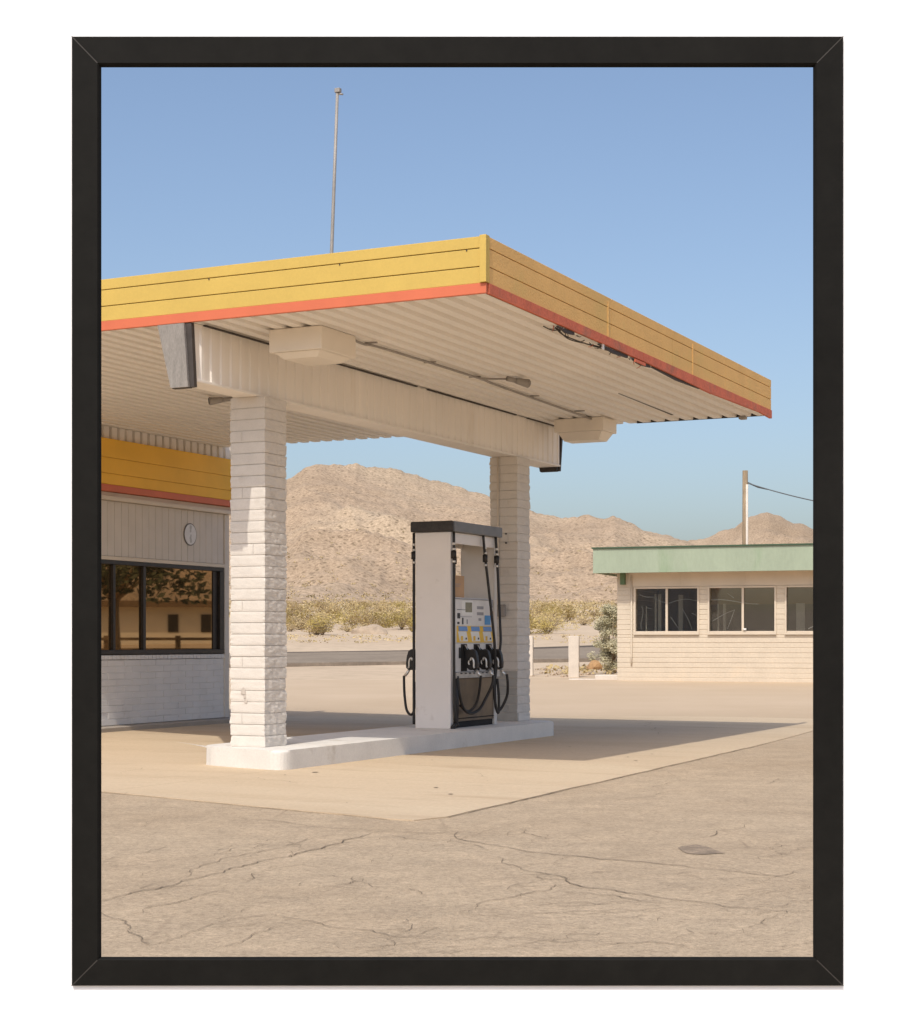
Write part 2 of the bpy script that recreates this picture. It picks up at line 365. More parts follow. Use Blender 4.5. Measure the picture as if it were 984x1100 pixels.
# cracks in the old asphalt, dark soil in the gaps
CR = [
 [(105,972),(150,960),(195,949),(240,940),(270,931),(310,923),(345,914),(395,899),(425,893)],
 [(150,957),(205,942),(235,928),(310,910),(360,897)], [(109,928),(150,919),(185,911)],
 [(105,980),(140,1000),(171,1022)], [(171,1017),(200,1007),(245,991),(290,985),(330,992),(400,1003),(480,1014)],
 [(225,1024),(270,1008),(310,997)], [(240,880),(330,890),(400,895),(492,896),(560,916),(620,922),(680,928),(740,934),(800,940),(880,952)],
 [(515,921),(545,931),(580,940),(608,949),(640,957),(690,963),(760,973),(815,980),(880,986)],
 [(510,980),(545,968),(590,959),(605,951)], [(600,960),(660,965),(700,973),(770,977)],
 [(545,900),(565,893),(560,897),(590,904),(575,902)], [(600,858),(660,862),(700,857),(740,850),(790,853)],
 [(700,848),(735,840),(770,833),(800,833),(860,836)], [(740,905),(770,895),(800,888)], [(820,845),(835,838),(850,840)],
 [(492,905),(520,895),(545,890)], [(150,985),(175,975),(215,965),(260,958)], [(265,950),(300,935),(330,930)],
 [(690,776),(697,782),(700,786),(706,791)], [(360,905),(420,900),(480,905),(540,921)], [(640,1020),(700,1015),(760,1022)], [(560,1010),(600,1016),(650,1013)]]
mb = MB()
for k, c in enumerate(CR):
    pts = [gpt(x, y, 0) for x, y in c]
    for it in range(3):
        q = [pts[0]]
        for a, b in zip(pts, pts[1:]):
            l = (b-a).length; mid = (a+b)/2 + Vector((random.uniform(-1,1), random.uniform(-1,1), 0))*l*.13
            q += [mid, b]
        pts = q
    main = k in (0, 7, 6)
    base = .0075 if main else .0042
    prev = None; zc = .0175 if k != 18 else PADZ+.005
    for i, p in enumerate(pts):
        t = (pts[min(i+1, len(pts)-1)] - pts[max(i-1,0)]); t.z = 0; t.normalize(); s = Vector((-t.y, t.x, 0))
        w = base*(.25 + 1.1*abs(noise.noise(p*1.9)) + .3*random.random()) * math.sin(math.pi*min(1, max(.06, i/(len(pts)-1))))**.4
        a = mb.bm.verts.new((p.x+s.x*w, p.y+s.y*w, zc)); b = mb.bm.verts.new((p.x-s.x*w, p.y-s.y*w, zc))
        if prev: mb.bm.faces.new((prev[0], prev[1], b, a))
        prev = (a, b)
def ribbon(pts, base, zc):
    prev = None
    for i, p in enumerate(pts):
        t = (pts[min(i+1, len(pts)-1)] - pts[max(i-1,0)]); t.z = 0; t.normalize(); sd = Vector((-t.y, t.x, 0))
        w = base*(.2 + 1.2*abs(noise.noise(p*2.3)) + .3*random.random())
        a = mb.bm.verts.new((p.x+sd.x*w, p.y+sd.y*w, zc)); b = mb.bm.verts.new((p.x-sd.x*w, p.y-sd.y*w, zc))
        if prev: mb.bm.faces.new((prev[0], prev[1], b, a))
        prev = (a, b)
rc = random.Random(21)
def on_pad(p): 
    l = (p.x-OX)*CA + (p.y-OY)*SA; v = -(p.x-OX)*SA + (p.y-OY)*CA
    return l > -4.3 and v > -4.15
for k in range(90):          # a fine web of hairline cracks
    p = gpt(rc.uniform(105, 885), rc.choice([rc.uniform(885, 1030), rc.uniform(840, 960)]))
    ang = rc.choice([rc.gauss(.35, .3), rc.gauss(.35, .3), rc.gauss(-.35, .3), rc.gauss(.5, .3), rc.gauss(1.2, .4)]); pts = []
    for q in range(rc.randint(6, 24)):
        if on_pad(p): break
        a2 = ang + rc.gauss(0, .55); pts.append(p.copy()); ang += rc.gauss(0, .05); p = p + Vector((math.cos(a2), math.sin(a2), 0))*.06
    if len(pts) > 4: ribbon(pts, .0024, .0165)
for k in range(9):
    p = W(rc.uniform(-3.4, 1), rc.uniform(-3.3, 3)); ang = rc.uniform(0, 6.3); pts = []
    for q in range(rc.randint(8, 26)):
        a2 = ang + rc.gauss(0, .5); pts.append(p.copy()); p = p + Vector((math.cos(a2), math.sin(a2), 0))*.06
    ribbon(pts, .003, PADZ+.004)
edge = [W(*q[:2]) for q in edge_noise([Vector((-2.2,3.9,0)), Vector((-3.18,-.31,0)), Vector((-4.12,-3.7,0))], .12, .025)]
ribbon([p + Vector((CA, SA, 0))*-.02 for p in edge], .010, .0165)
edge = [W(*q[:2]) for q in edge_noise([Vector((-3.8,-4.03,0)), Vector((6.4,-3.66,0))], .12, .025)]
ribbon([p + Vector((SA, -CA, 0))*.02 for p in edge], .008, .0165)
mb.build('pavement_cracks', 'crack', kind='structure')
mb = MB(); c0 = gpt(752, 916, 0)
out = [(728,913),(733,911),(741,910.5),(748,909.5),(756,911),(763,913),(771,916.5),(779,919),(768,919.5),(757,920.5),(746,920),(737,919),(732,916)]
mb.poly([gpt(x, y, 0) + Vector((0, 0, .0150)) for x, y in out])
mb.build('asphalt_stain', 'patch', kind='structure')
mb = MB(); rs_ = random.Random(5)
for k in range(30):
    p = W(rs_.uniform(-3.3, 5), rs_.uniform(-3.4, -.7)) if k % 3 else W(rs_.uniform(-2.2, 1.5), rs_.uniform(.9, 4.5)); r_ = rs_.uniform(.006, .02) * (2.0 if k % 11 == 0 else 1); an = rs_.uniform(0, 3)
    mb.poly([(p.x + r_*math.cos(t+an)*(1+.3*math.sin(2*t+k)), p.y + 1.5*r_*math.sin(t+an), PADZ+.0045) for t in frange(0, 2*math.pi*9/10, 10)])
mb.build('oil_spots', 'patch', kind='stuff', label='small dark oil spots dotted over the pale concrete pad')

# ------------------------------------------------------------------ mountains
def interp(tab, x):
    if x <= tab[0][0]: return tab[0][1]
    for (a, va), (b, vb) in zip(tab, tab[1:]):
        if x <= b:
            t = (x-a)/(b-a); t = t*t*(3-2*t) if False else t
            return va + (vb-va)*t
    return tab[-1][1]
FOOT = []
def mountain(name, tab, r0, rr, a0, a1, na, nr, zbase, seed, rough):
    mb = MB(); rows = []
    azs = [R(a) for a in frange(a0, a1, na)]
    for j in range(nr):
        row = []
        tj = j/(nr-1)
        for a in azs:
            px = CX + F*math.tan(a)
            ridge = rr*(1 + .10*noise.noise(Vector((a*9, seed, 0))))
            Y = ridge*math.cos(a)
            top = EYE + (HZ - interp(tab, px))/F*Y
            crest = ridge*(.0016*noise.noise(Vector((a*120, seed, 2))) + .0009*noise.noise(Vector((a*380, seed, 4))))
            if tj <= .7:
                t = tj/.7; r = r0 + (ridge-r0)*t
            else:
                t = 1 - (tj-.7)/.3*.55; r = ridge + (ridge-r0)*(tj-.7)/.3*.5
            x, y = r*math.sin(a), r*math.cos(a)
            p = Vector((x*.011, y*.011, seed))
            spur = noise.ridged_multi_fractal(p, 1.0, 2.1, 6, 1.0, 2.0)
            env = math.sin(math.pi*min(1, t))**.8 if t < 1 else 0
            prof = .55*t + .45*t**2.2
            q = Vector((x*.05, y*.05, seed+9))
            z = zbase + (top-zbase)*prof + crest*min(1, t)**24 + env*(spur-1.1)*rough*.55 + (.25+env)*(noise.noise(q)*rough*.10 + noise.noise(q*2.7)*rough*.05 + noise.noise(q*7.5)*rough*.03)
            row.append(mb.bm.verts.new((x, y, z)))
            if name == 'mountain' and rr < 1000 and tj < .45 and random.random() < .10*(1-tj/.45)**2: FOOT.append((x, y, z))
        rows.append(row)
    for p, q in zip(rows, rows[1:]):
        for k in range(len(azs)-1): mb.bm.faces.new((p[k], p[k+1], q[k+1], q[k])).smooth = True
    return mb.build(name, 'mountain', kind='structure')
T1 = [(-900,640),(-500,600),(-200,560),(60,545),(200,535),(290,520),(312,513),(326,503),(345,498),(380,498.5),(402,501),(421,503),(442,509),(470,517),(500,525),(527,533),(571,546),(590,553),(603,556),(620,555.5),(632,553),(645,557),(660,553),(675,561),(690,569),(715,574),(735,580),(770,596),(830,622),(900,640),(1200,650)]
T2 = [(300,640),(560,620),(680,600),(735,583),(760,576),(782,569),(800,558),(812,553),(823,549),(836,554),(850,560),(862,562),(874,568),(900,580),(960,588),(1100,575),(1300,560),(1700,540),(3000,470),(5200,430)]
mountain('mountain', T1, 380, 760, -24, 17, 680, 150, 6.5, 1.7, 16)
mountain('mountain', T2, 760, 1500, -8, 66, 700, 110, 8, 5.2, 30)

# ------------------------------------------------------------------ desert plants
def leafball(mb, c, rx, rz, n, size, squash=.6, inner=.45):
    for i in range(n):
        d = Vector((random.gauss(0,1), random.gauss(0,1), random.gauss(0,1))).normalized()
        r = random.uniform(inner, 1)**.6
        p = Vector(c) + Vector((d.x*rx*r, d.y*rx*r, abs(d.z)*rz*r if d.z > -.3 else d.z*rz*.3))
        a = Vector((random.gauss(0,1), random.gauss(0,1), random.gauss(0,1))).normalized(); b = a.orthogonal().normalized()
        s = size*random.uniform(.6, 1.4)
        mb.poly([p - a*s, p + b*s*squash, p + a*s, p - b*s*squash])
def make_shrub(mname, w, hgt, n, size):
    mb = MB(); mb.mi = 0
    for k in range(7):
        ang = k*.9 + random.uniform(-.3,.3); rad = w*.30
        leafball(mb, (math.cos(ang)*rad*random.uniform(.3,1.4), math.sin(ang)*rad*random.uniform(.3,1.4), hgt*random.uniform(.12,.55)), w*random.uniform(.18,.34), hgt*random.uniform(.28,.48), n//7, size)
    mb.mi = 1
    for k in range(14):
        ang = random.uniform(0, 6.28); l = w*random.uniform(.2,.5)
        mb.tube([(0,0,0), (math.cos(ang)*l*.4, math.sin(ang)*l*.4, hgt*.4), (math.cos(ang)*l, math.sin(ang)*l, hgt*random.uniform(.6,.95))], .02*w/2, 4, .006)
    me = bpy.data.meshes.new('desert_shrub'); mb.bm.to_mesh(me); mb.bm.free()
    me.materials.append(M[mname]); me.materials.append(M['stem']); return me
protos = [make_shrub('leaf_olive', 2.6, 2.1, 1300, .055), make_shrub('leaf_olive', 3.2, 1.5, 1300, .055), make_shrub('leaf_dry', 2.2, 1.2, 900, .055), make_shrub('leaf_dry', 2.8, 2.0, 1000, .055)]
SHL = ['olive yellow-green desert shrub, rounded, in the scrub belt between the road and the mountain', 'low wide olive shrub in the scrub belt between the road and the mountain',
       'small dry tan shrub in the scrub belt between the road and the mountain', 'tall dry straw-coloured shrub in the scrub belt between the road and the mountain']
nsh = 0
while nsh < 105:
    Y = random.choice([random.uniform(122, 150), random.uniform(125, 240), random.uniform(150, 330)])
    px = random.uniform(295, 690)
    if 571 < px < 575: continue
    x = (px-CX)/F*Y
    k = random.choices([0,1,2,3], [5,3,2,2])[0] if Y < 170 else random.choices([0,1,2,3], [2,2,3,4])[0]
    o = bpy.data.objects.new('desert_shrub', protos[k]); COL.objects.link(o)
    s = random.uniform(.65, 1.25)
    o.location = (x, Y, gz(x, Y) - .1); o.rotation_euler.z = random.uniform(0, 6.28); o.scale = (s, s, s*random.uniform(.8, 1.15))
    tag(o, SHL[k], 'shrub', ['rounded olive shrubs beyond the road', 'low olive shrubs beyond the road', 'small dry shrubs beyond the road', 'tall straw shrubs beyond the road'][k]); nsh += 1
mb = MB()
for i in range(2600):
    Y = 150 + 330*random.random()**.8; px = random.uniform(240, 1000) if Y > 160 else random.uniform(300, 700)
    x = (px-CX)/F*Y; w = random.uniform(.5, 1.5)
    zb = gz(x, Y) if Y <= 400 else gz(0,400) + .012*(Y-400)
    for k in range(16):
        p = Vector((x + random.gauss(0, w*.45), Y + random.gauss(0, w*.45), zb + abs(random.gauss(0, w*.42))))
        a = Vector((random.gauss(0,1), random.gauss(0,1), random.gauss(0,1))).normalized(); b = a.orthogonal().normalized(); s = random.uniform(.10,.22)
        mb.poly([p-a*s, p+b*s*.7, p+a*s, p-b*s*.7])
for x, y, z in FOOT:       # bushes climbing the foot of the slope
    w = random.uniform(.6, 1.6)
    for k in range(10):
        p = Vector((x + random.gauss(0, w*.5), y + random.gauss(0, w*.5), z + abs(random.gauss(0, w*.4))))
        a = Vector((random.gauss(0,1), random.gauss(0,1), random.gauss(0,1))).normalized(); b = a.orthogonal().normalized(); s = random.uniform(.15,.32)
        mb.poly([p-a*s, p+b*s*.7, p+a*s, p-b*s*.7])
for i in range(400):     # low tufts and litter along both verges of the road
    px = random.uniform(300, 690); Y = random.choice([random.uniform(104, 122), random.uniform(52, 59)]) ; x = (px-CX)/F*Y
    if Y < 60 and px < 585: continue
    for k in range(7):
        p = Vector((x + random.gauss(0,.14), Y + random.gauss(0,.14), gz(x,Y) + abs(random.gauss(0,.06))))
        a = Vector((random.gauss(0,1), random.gauss(0,1), random.gauss(0,.5))).normalized(); b = a.orthogonal().normalized(); s = random.uniform(.03,.09)
        mb.poly([p-a*s, p+b*s*.7, p+a*s, p-b*s*.7])
mb.build('desert_scrub', 'scrub', kind='stuff', label='sparse dry scrub scattered over the sandy plain below the mountain')

def blob(mb, c, r, seed, sub=2):
    q = bmesh.ops.create_icosphere(mb.bm, subdivisions=sub, radius=1)
    for v in q['verts']:
        d = v.co.copy(); k = 1 + .35*noise.noise(d*1.3 + Vector((seed,0,0)))
        v.co = Vector(c) + Vector((d.x*r[0]*k, d.y*r[1]*k, max(-.3, d.z)*r[2]*k))
mb = MB(); blob(mb, (0,0,0), (1.5, 1.0, .85), 3, 3); o = mb.build('boulder', 'rock', label='pale rounded boulder lying at the foot of the olive shrubs beyond the road', cat='boulder'); o.location = (-6.5, 128, gz(-6.5,128)-.2)
mb = MB()
for i in range(45):
    px = random.uniform(572, 664); Y = random.uniform(49.5, 58); x = (px-CX)/F*Y; s = random.uniform(.03, .14)
    blob(mb, (x, Y, gz(x,Y)), (s, s, s*.6), i, 1)
mb.build('loose_stones', 'rock', kind='stuff', label='loose stones scattered on the sand around the white posts')
mb = MB(); blob(mb, (0,0,0), (.22,.22,.2), 8, 2); o = mb.build('stone', mat('orange_brown_stone', (.42,.25,.12), .9, var=.15, vscale=6), label='orange-brown round stone in front of the silvery shrub', cat='stone'); o.location = (4.15, 51.6, gz(4.1,51.6)+.22)

# silvery shrub by the far building's corner
t = thing('sagebrush', 'upright silvery grey-green shrub against the left end of the cream block building', 'shrub', (4.75, 52.6, gz(4.7,52.6)))
mb = MB()
for k in range(80):
    zc = random.uniform(.12, 1.95); wr = .66*(1 - abs(zc-.85)/1.7)
    leafball(mb, (random.gauss(0, wr*.5), random.gauss(0, wr*.5), zc), .19, .22, 230, .026, .45, .1)
mb.build('foliage', 'leaf_sage', t)
mb = MB()
for k in range(16):
    a = random.uniform(0,6.28); l = random.uniform(.1,.5); mb.tube([(0,0,0), (math.cos(a)*l*.5, math.sin(a)*l*.5, .7), (math.cos(a)*l, math.sin(a)*l, random.uniform(1.2,1.9))], .018, 5, .005)
mb.build('stem', 'stem', t)

# two white posts
for (px, Y, wd, tp, lab) in ((570.0, 50.95, .15, 1.16, 'white wooden post standing on the sand just beside the far brick column'), (616.5, 49.25, .30, 1.18, 'wide white wooden post standing on the sand near the silvery shrub')):
    x = (px-CX)/F*Y; mb = MB()
    mb.box(-wd/2, wd/2, -.07, .07, -.05, tp, .012)
    bmesh.ops.subdivide_edges(mb.bm, edges=mb.bm.edges[:], cuts=2, use_grid_fill=True)
    for v in mb.bm.verts: v.co += Vector((noise.noise(v.co*4), noise.noise(v.co*4+Vector((9,0,0))), 0))*.012
    o = mb.build('wooden_post', 'post', label=lab, cat='post'); o.location = (x, Y, gz(x, Y)); o.rotation_euler.z = R(-12)

# ------------------------------------------------------------------ canopy
ZS, ZT, ZF = 4.556, 3.963, 5.084       # soffit, column top, fascia top
U0, U1, V0, V1 = -1.19, 8.27, -3.15, 6.05
canopy = station('gas_station_canopy', 'flat forecourt canopy with yellow fascia and coral stripe, carried on two white brick columns', 'canopy')
def notch(v):      # front edge of the roof; beyond the picture's left side it steps back towards the building
    if v < 1.55: return U0
    if v < 3.3: return U0 + (v-1.55)/1.75*2.35
    return 1.16 + (v-3.3)*.36
mb = MB()          # corrugated soffit: ribs along the canopy
per = .215; vs = []
v = V0 + .02
while v < V1 + .02:
    for dv, dz in ((0, 0), (.115, 0), (.130, .062), (.200, .062)):
        if v + dv < V1 + .02: vs.append((v + dv, ZS + dz))
    v += per
rowA = [mb.bm.verts.new((notch(v)+.02, v, z)) for v, z in vs]; rowB = [mb.bm.verts.new((U1-.01 + .25*max(0, 1-(v-V0)/.9)*0, v, z)) for v, z in vs]
rowC = [mb.bm.verts.new((a.co.x, a.co.y, ZS+.085)) for a in rowA]; rowD = [mb.bm.verts.new((a.co.x, a.co.y, ZS+.085)) for a in rowB]
for k in range(len(vs)-1):
    mb.bm.faces.new((rowA[k], rowA[k+1], rowB[k+1], rowB[k])); mb.bm.faces.new((rowC[k], rowC[k+1], rowD[k+1], rowD[k]))
    mb.bm.faces.new((rowA[k], rowA[k+1], rowC[k+1], rowC[k])); mb.bm.faces.new((rowB[k], rowB[k+1], rowD[k+1], rowD[k]))
mb.build('soffit', 'soffit', canopy)
mb = MB()          # roof deck above it
mb.prism([(U0+.06, V0+.06, ZS+.09), (U1-.06, V0+.06, ZS+.09), (U1-.06, V1+6, ZS+.09), (2.4, V1+6, ZS+.09), (2.2, V1, ZS+.09), (1.2, 3.3, ZS+.09), (U0+.06, 1.5, ZS+.09)], (0,0,.12))
mb.build('roof_deck', 'roof', canopy)
def boards(axis, a0, a1, face, sgn, mats, joints=(), name='fascia'):
    """three yellow boards with dark grooves on a backing; face = coordinate of the outer face, sgn = outward"""
    mb = MB(); h_ = ZF - ZS; lv = [(ZS+.096, ZS+.245), (ZS+.253, ZS+.415), (ZS+.423, ZF)]
    cuts = [a0] + sorted(joints) + [a1]
    def bx(x0, x1, d0, d1, z0, z1, bev=0):
        lo, hi = sorted((face + sgn*d0, face + sgn*d1))
        if axis == 'u': mb.box(x0, x1, lo, hi, z0, z1, bev)
        else: mb.box(lo, hi, x0, x1, z0, z1, bev)
    for z0, z1 in lv:
        for c0_, c1_ in zip(cuts, cuts[1:]): bx(c0_+.0025, c1_-.0025, -.03, 0, z0, z1, .004)
    mb.mi = 1; bx(a0+.01, a1-.01, -.06, -.031, ZS+.03, ZF-.03)
    mb.build(name, [mats[0], 'dark_trim'], canopy)
    mb = MB(); 
    if axis == 'u':
        cuts2 = [a0, 3.05, 5.7, 7.9, a1]; dz = [(0,-.0), (-.0,-.035), (-.03,.0), (.0, -.02)]
        for (c0_, c1_), (d0, d1) in zip(zip(cuts2, cuts2[1:]), dz):
            lo, hi = sorted((face - sgn*.028, face + sgn*.012))
            mb.prism([(c0_+.004, lo, ZS+.0+d0), (c1_-.004, lo, ZS+d1), (c1_-.004, lo, ZS+.094), (c0_+.004, lo, ZS+.094)], (0, hi-lo, 0))
    else:
        lo, hi = sorted((face - sgn*.028, face + sgn*.008)); mb.box(lo, hi, a0+.0, a1, ZS-.002, ZS+.094, .004)
    mb.build('trim_stripe', mats[1], canopy)
boards('v', V0, 1.55, U0, -1, ('yellow', 'orange'), joints=())
boards('u', U0+.035, 8.47, V0, -1, ('yellow_rough', 'orange_rough'), joints=(2.05, 4.1, 6.25))
mb = MB(); mb.box(U0-.035, U0+.004, V0-.012, V0+.055, ZS+.096, ZF+.004, .004); mb.box(U0+.006, U0+.045, V0-.012, V0-.003, ZS+.096, ZF+.004, .003)
mb.build('corner_board', 'yellow', canopy)
for vv in (-2.95, -1.6, -.1):
    mb = MB(); mb.tube([(U0-.008, vv, ZF-.12), (U0+.01, vv, ZF-.12)], .007, 6); mb.build('bolt', 'dark_trim', canopy)
mb = MB(); mb.prism([(2.38, V1, ZS+.0), (2.36, V1, ZF), (1.2, 3.3, ZF), (U0, 1.55, ZF), (U0, 1.55, ZS), (1.2, 3.3, ZS)], (.02, 0, 0)) if False else None
for (a, b) in (((U0, 1.55), (1.16, 3.3)), ((1.16, 3.3), (2.15, V1))):
    a, b = Vector((*a, ZS)), Vector((*b, ZS)); n = Vector(((b-a).y, -(b-a).x, 0)).normalized()*.04
    mb.prism([a, b, b + Vector((0,0,ZF-ZS)), a + Vector((0,0,ZF-ZS))], n)
mb.build('return_fascia', 'yellow', canopy)
for uj in (1.94, 4.88):
    mb = MB(); mb.box(uj-.012, uj+.012, V0-.007, V0-.0005, ZS+.0, ZF-.05, .002); mb.build('seam_strip', 'yellow_rough', canopy)
# rear edge closing strip (above the open ribs)
mb = MB(); mb.box(U1-.02, U1+.004, V0+.05, -1.2, ZS-.004, ZS+.064); mb.build('rear_trim', 'dark_trim', canopy)
mb = MB(); mb.prism([(5.3, -2.02, ZS-.006), (7.6, -1.98, ZS-.006), (7.6, -1.95, ZS-.006), (5.3, -2.01, ZS-.006)], (0, 0, .004)); mb.build('loose_seam', 'dark_trim', canopy)
mb = MB(); mb.box(U1-.05, U1-.012, V0+.05, V1+6, ZS+.08, ZS+.19); mb.build('rear_closure', 'dark_trim', canopy)

# tapered beam with box ribs on its flanks
RT, RB, LT, LB = .0, .0, .48, .33       # right and left flanks at top and bottom (v)
mb = MB()
def skew(u): return .122 - .0102*(u+1.2)
def flank(sgn, vt, vb):
    sk = (skew if sgn < 0 else (lambda u: 0)); us = []; u = U0+.06
    while u < 8.2:
        for du, d in ((0,0), (.09,0), (.105,.016), (.165,.016), (.18,0)): us.append((min(u+du, 8.2), d))
        u += .18
    top = [mb.bm.verts.new((u, vt+sk(u)+sgn*d, ZS-.004)) for u, d in us]; bot = [mb.bm.verts.new((u, vb+sk(u)+sgn*d, ZT+.03)) for u, d in us]
    for k in range(len(us)-1):
        if us[k+1][0] - us[k][0] > 1e-5: mb.bm.faces.new((top[k], top[k+1], bot[k+1], bot[k]))
flank(-1, RT, RB); flank(1, LT, LB)
mb.prism([(U0+.055, skew(U0)-.035, ZT), (8.2, skew(8.2)-.035, ZT), (8.2, LB+.035, ZT), (U0+.055, LB+.035, ZT)], (0, 0, .028), .004)
mb.prism([(U0+.07, skew(U0)+.008, ZT+.03), (8.19, skew(8.2)+.008, ZT+.03), (8.19, LB-.01, ZT+.03), (U0+.07, LB-.01, ZT+.03)], (0, 0, ZS-ZT-.06))
beam = mb.build('beam', 'beam', canopy)
for a, b in ((-1.0, .45), (1.5, 3.6), (3.9, 6.6), (7.0, 8.1)):
    mb = MB(); mb.prism([(a, skew(a)-.048, ZS-.014), (b, skew(b)-.048, ZS-.014), (b, skew(b)-.017, ZS-.014), (a, skew(a)-.017, ZS-.014)], (0, 0, .012)); mb.build('gap_strip', 'dark_trim', canopy)
for (uu, nm, sg) in ((U0-.03, 'plywood', 1), (8.205, 'dark_trim', 1)):
    mb = MB()
    q = (.185, .505, .345, .135) if uu < 0 else (.03, .45, .33, .06); aw = .07 if uu < 0 else .05
    mb.prism([(uu, q[0], ZS-.01), (uu, q[1], ZS-.01), (uu, q[2], ZT-.06), (uu, q[3], ZT-.06)], (.03, 0, 0))
    e = mb.build('end_plate', nm, canopy)
    mb = MB(); k0 = .031
    mb.prism([(uu+k0, q[0]-aw, ZS-.012), (uu+k0, q[0]-.0, ZS-.012), (uu+k0, q[3]+.0, ZT-.06), (uu+k0, q[3]-aw*.8, ZT-.06)], (.05, 0, 0))
    mb.build('edge_angle', 'dark_trim', e)
    mb = MB(); mb.box(uu+k0, uu+.08, q[3]+.002, q[2], ZT-.065, ZT-.048); mb.build('edge_angle', 'dark_trim', e)

# brick columns
ISL = .222
def column(u0, v0, w, d, label, band):
    mb = MB(); n = 31; zz = ISL; hh = (ZT - ISL)/n
    core = MB()
    mb.mi = 2; mb.box(u0+.011, u0+w-.011, v0+.011, v0+d-.011, ISL-.01, ZT); mb.mi = 0
    for k in range(n):
        z0 = zz + k*hh; j = [random.uniform(-.004, .004) for _ in range(4)]
        split = (k % 2 == 0)
        tb = bmesh.new()
        fr_ = (.34 if k % 4 == 1 else .66) if (band and k % 2) or (not band and k % 5 == 2) else None
        runs = [(0, 1)] if fr_ is None else [(0, fr_), (fr_, 1)]
        for q0, q1 in runs:
            e0, e1 = v0 + d*q0 + (.002 if q0 else 0), v0 + d*q1 - (.002 if q1 < 1 else 0)
            for v in bmesh.ops.create_cube(tb, size=1)['verts']:
                v.co = Vector((u0 + w/2 + v.co.x*w + (j[0] if v.co.x < 0 else j[1]), (e0+e1)/2 + v.co.y*(e1-e0) + (j[2] if v.co.y < 0 and q0 == 0 else j[3] if v.co.y > 0 and q1 == 1 else 0), z0 + hh/2 + v.co.z*(hh-.007)))
        bmesh.ops.subdivide_edges(tb, edges=tb.edges[:], cuts=9, use_grid_fill=True)
        for v in tb.verts:
            p = v.co.copy()
            rough = .002
            if abs(p.y - v0) < .012: rough = .009           # the split face
            if abs(p.y - v0 - d) < .012: rough = .008
            dn = noise.noise(p*14 + Vector((k*3.3,0,0))) + .6*noise.noise(p*37)
            nrm = Vector(((-1 if p.x < u0+w/2 else 1) if min(abs(p.x-u0), abs(p.x-u0-w)) < .012 else 0, (-1 if p.y < v0+d/2 else 1) if min(abs(p.y-v0), abs(p.y-v0-d)) < .012 else 0, 0))
            edge = max(0, abs(p.z - z0 - hh/2)/(hh/2) - .6)
            v.co = p + nrm*(dn*rough - edge*.008)
        for f in tb.faces:
            cm = f.calc_center_median()
            f.material_index = 1 if (band and cm.z < .93 and cm.x < u0+.02) else 0  # lower courses of the near face are greyer
        tm = bpy.data.meshes.new('tmp'); tb.to_mesh(tm); tb.free(); mb.bm.from_mesh(tm); bpy.data.meshes.remove(tm)
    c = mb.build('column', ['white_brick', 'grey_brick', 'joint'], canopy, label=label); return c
column(0, 0, .435, .435, 'front brick column, white all the way down', False)
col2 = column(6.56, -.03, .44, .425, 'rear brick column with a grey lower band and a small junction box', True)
mb = MB(); mb.box(6.505, 6.555, .145, .26, 1.70, 1.87, .008); mb.build('junction_box', 'galv', col2)
mb = MB(); mb.tube([(6.54, .262, 1.87), (6.54, .262, ZT)], .012, 6); mb.build('conduit_pipe', 'trim', col2)
for (zz, vv) in ((2.74,.14), (2.87,.14)):
    mb = MB(); mb.tube([(6.555, vv, zz), (6.535, vv, zz)], .012, 6); mb.build('bolt', 'black_print', col2)
mb = MB(); blob(mb, (-.002, .27, .80), (.006, .03, .055), 4, 2); blob(mb, (-.002, .24, .70), (.005, .022, .035), 5, 2); blob(mb, (-.002, .255, .75), (.005, .012, .03), 6, 2)
mb.build('chipped_render', mat('bare_grey_mortar', (.50,.44,.38), .95, var=.2, vscale=20), canopy)

# torn edge under the right fascia
mb = MB()
for k in range(26):
    u = random.choice([random.uniform(.55, 3.0), random.uniform(.55, 1.2), random.uniform(1.7, 3.2)]); l = random.uniform(.04, .13)
    p = Vector((u, V0 + random.uniform(.01, .07), ZS - random.uniform(-.004, .035))); d = Vector((random.uniform(-1,1), random.uniform(-.2,.5), random.uniform(-.4,.15))).normalized()*l
    mb.mi = random.choice([0,0,1,2]); mb.tube([p, p+d*.5+Vector((0,0,-.01)), p+d], .006, 4, .002)
mb.mi = 0
for a, b in ((.55, 1.0), (1.7, 2.6), (2.7, 3.35), (3.4, 5.2)):
    mb.prism([(a, V0+.012, ZS-.012), (b, V0+.012, ZS-.006), (b, V0+.012, ZS-.034+.012*random.random()), ((a+b)/2, V0+.012, ZS-.05), (a, V0+.012, ZS-.02)], (0, .02, 0))
mb.mi = 2; mb.box(1.78, 1.83, V0+.0, V0+.012, ZS-.06, ZS+.004); mb.mi = 1; mb.box(2.75, 3.1, V0-.02, V0-.006, ZS-.05, ZS-.02)
mb.build('torn_edge', ['dark_trim', 'orange_rough', 'pump_white'], canopy, label='torn dark edging and splinters under the right fascia')
mb = MB()
mb.tube(smooth_path([(.62, V0+.07, ZS-.015), (.9, V0+.10, ZS-.04), (1.25, V0+.09, ZS-.045), (1.7, V0+.06, ZS-.04), (2.1, V0+.04, ZS-.03)]), .007, 5)
mb.tube(smooth_path([(.7, V0+.08, ZS-.01), (1.1, V0+.12, ZS-.05), (1.5, V0+.08, ZS-.04), (1.9, V0+.04, ZS-.02)]), .006, 5)
mb.tube(smooth_path([(.5, V0+.15, ZS-.015), (.62, V0+.10, ZS-.04), (.75, V0+.06, ZS-.01)]), .006, 5)
mb.build('loose_wire', 'dark_trim', canopy)
mb = MB(); mb.box(8.12, 8.23, V0+.28, V0+.38, ZS-.05, ZS-.002, .012); mb.build('corner_bracket', 'galv', canopy)

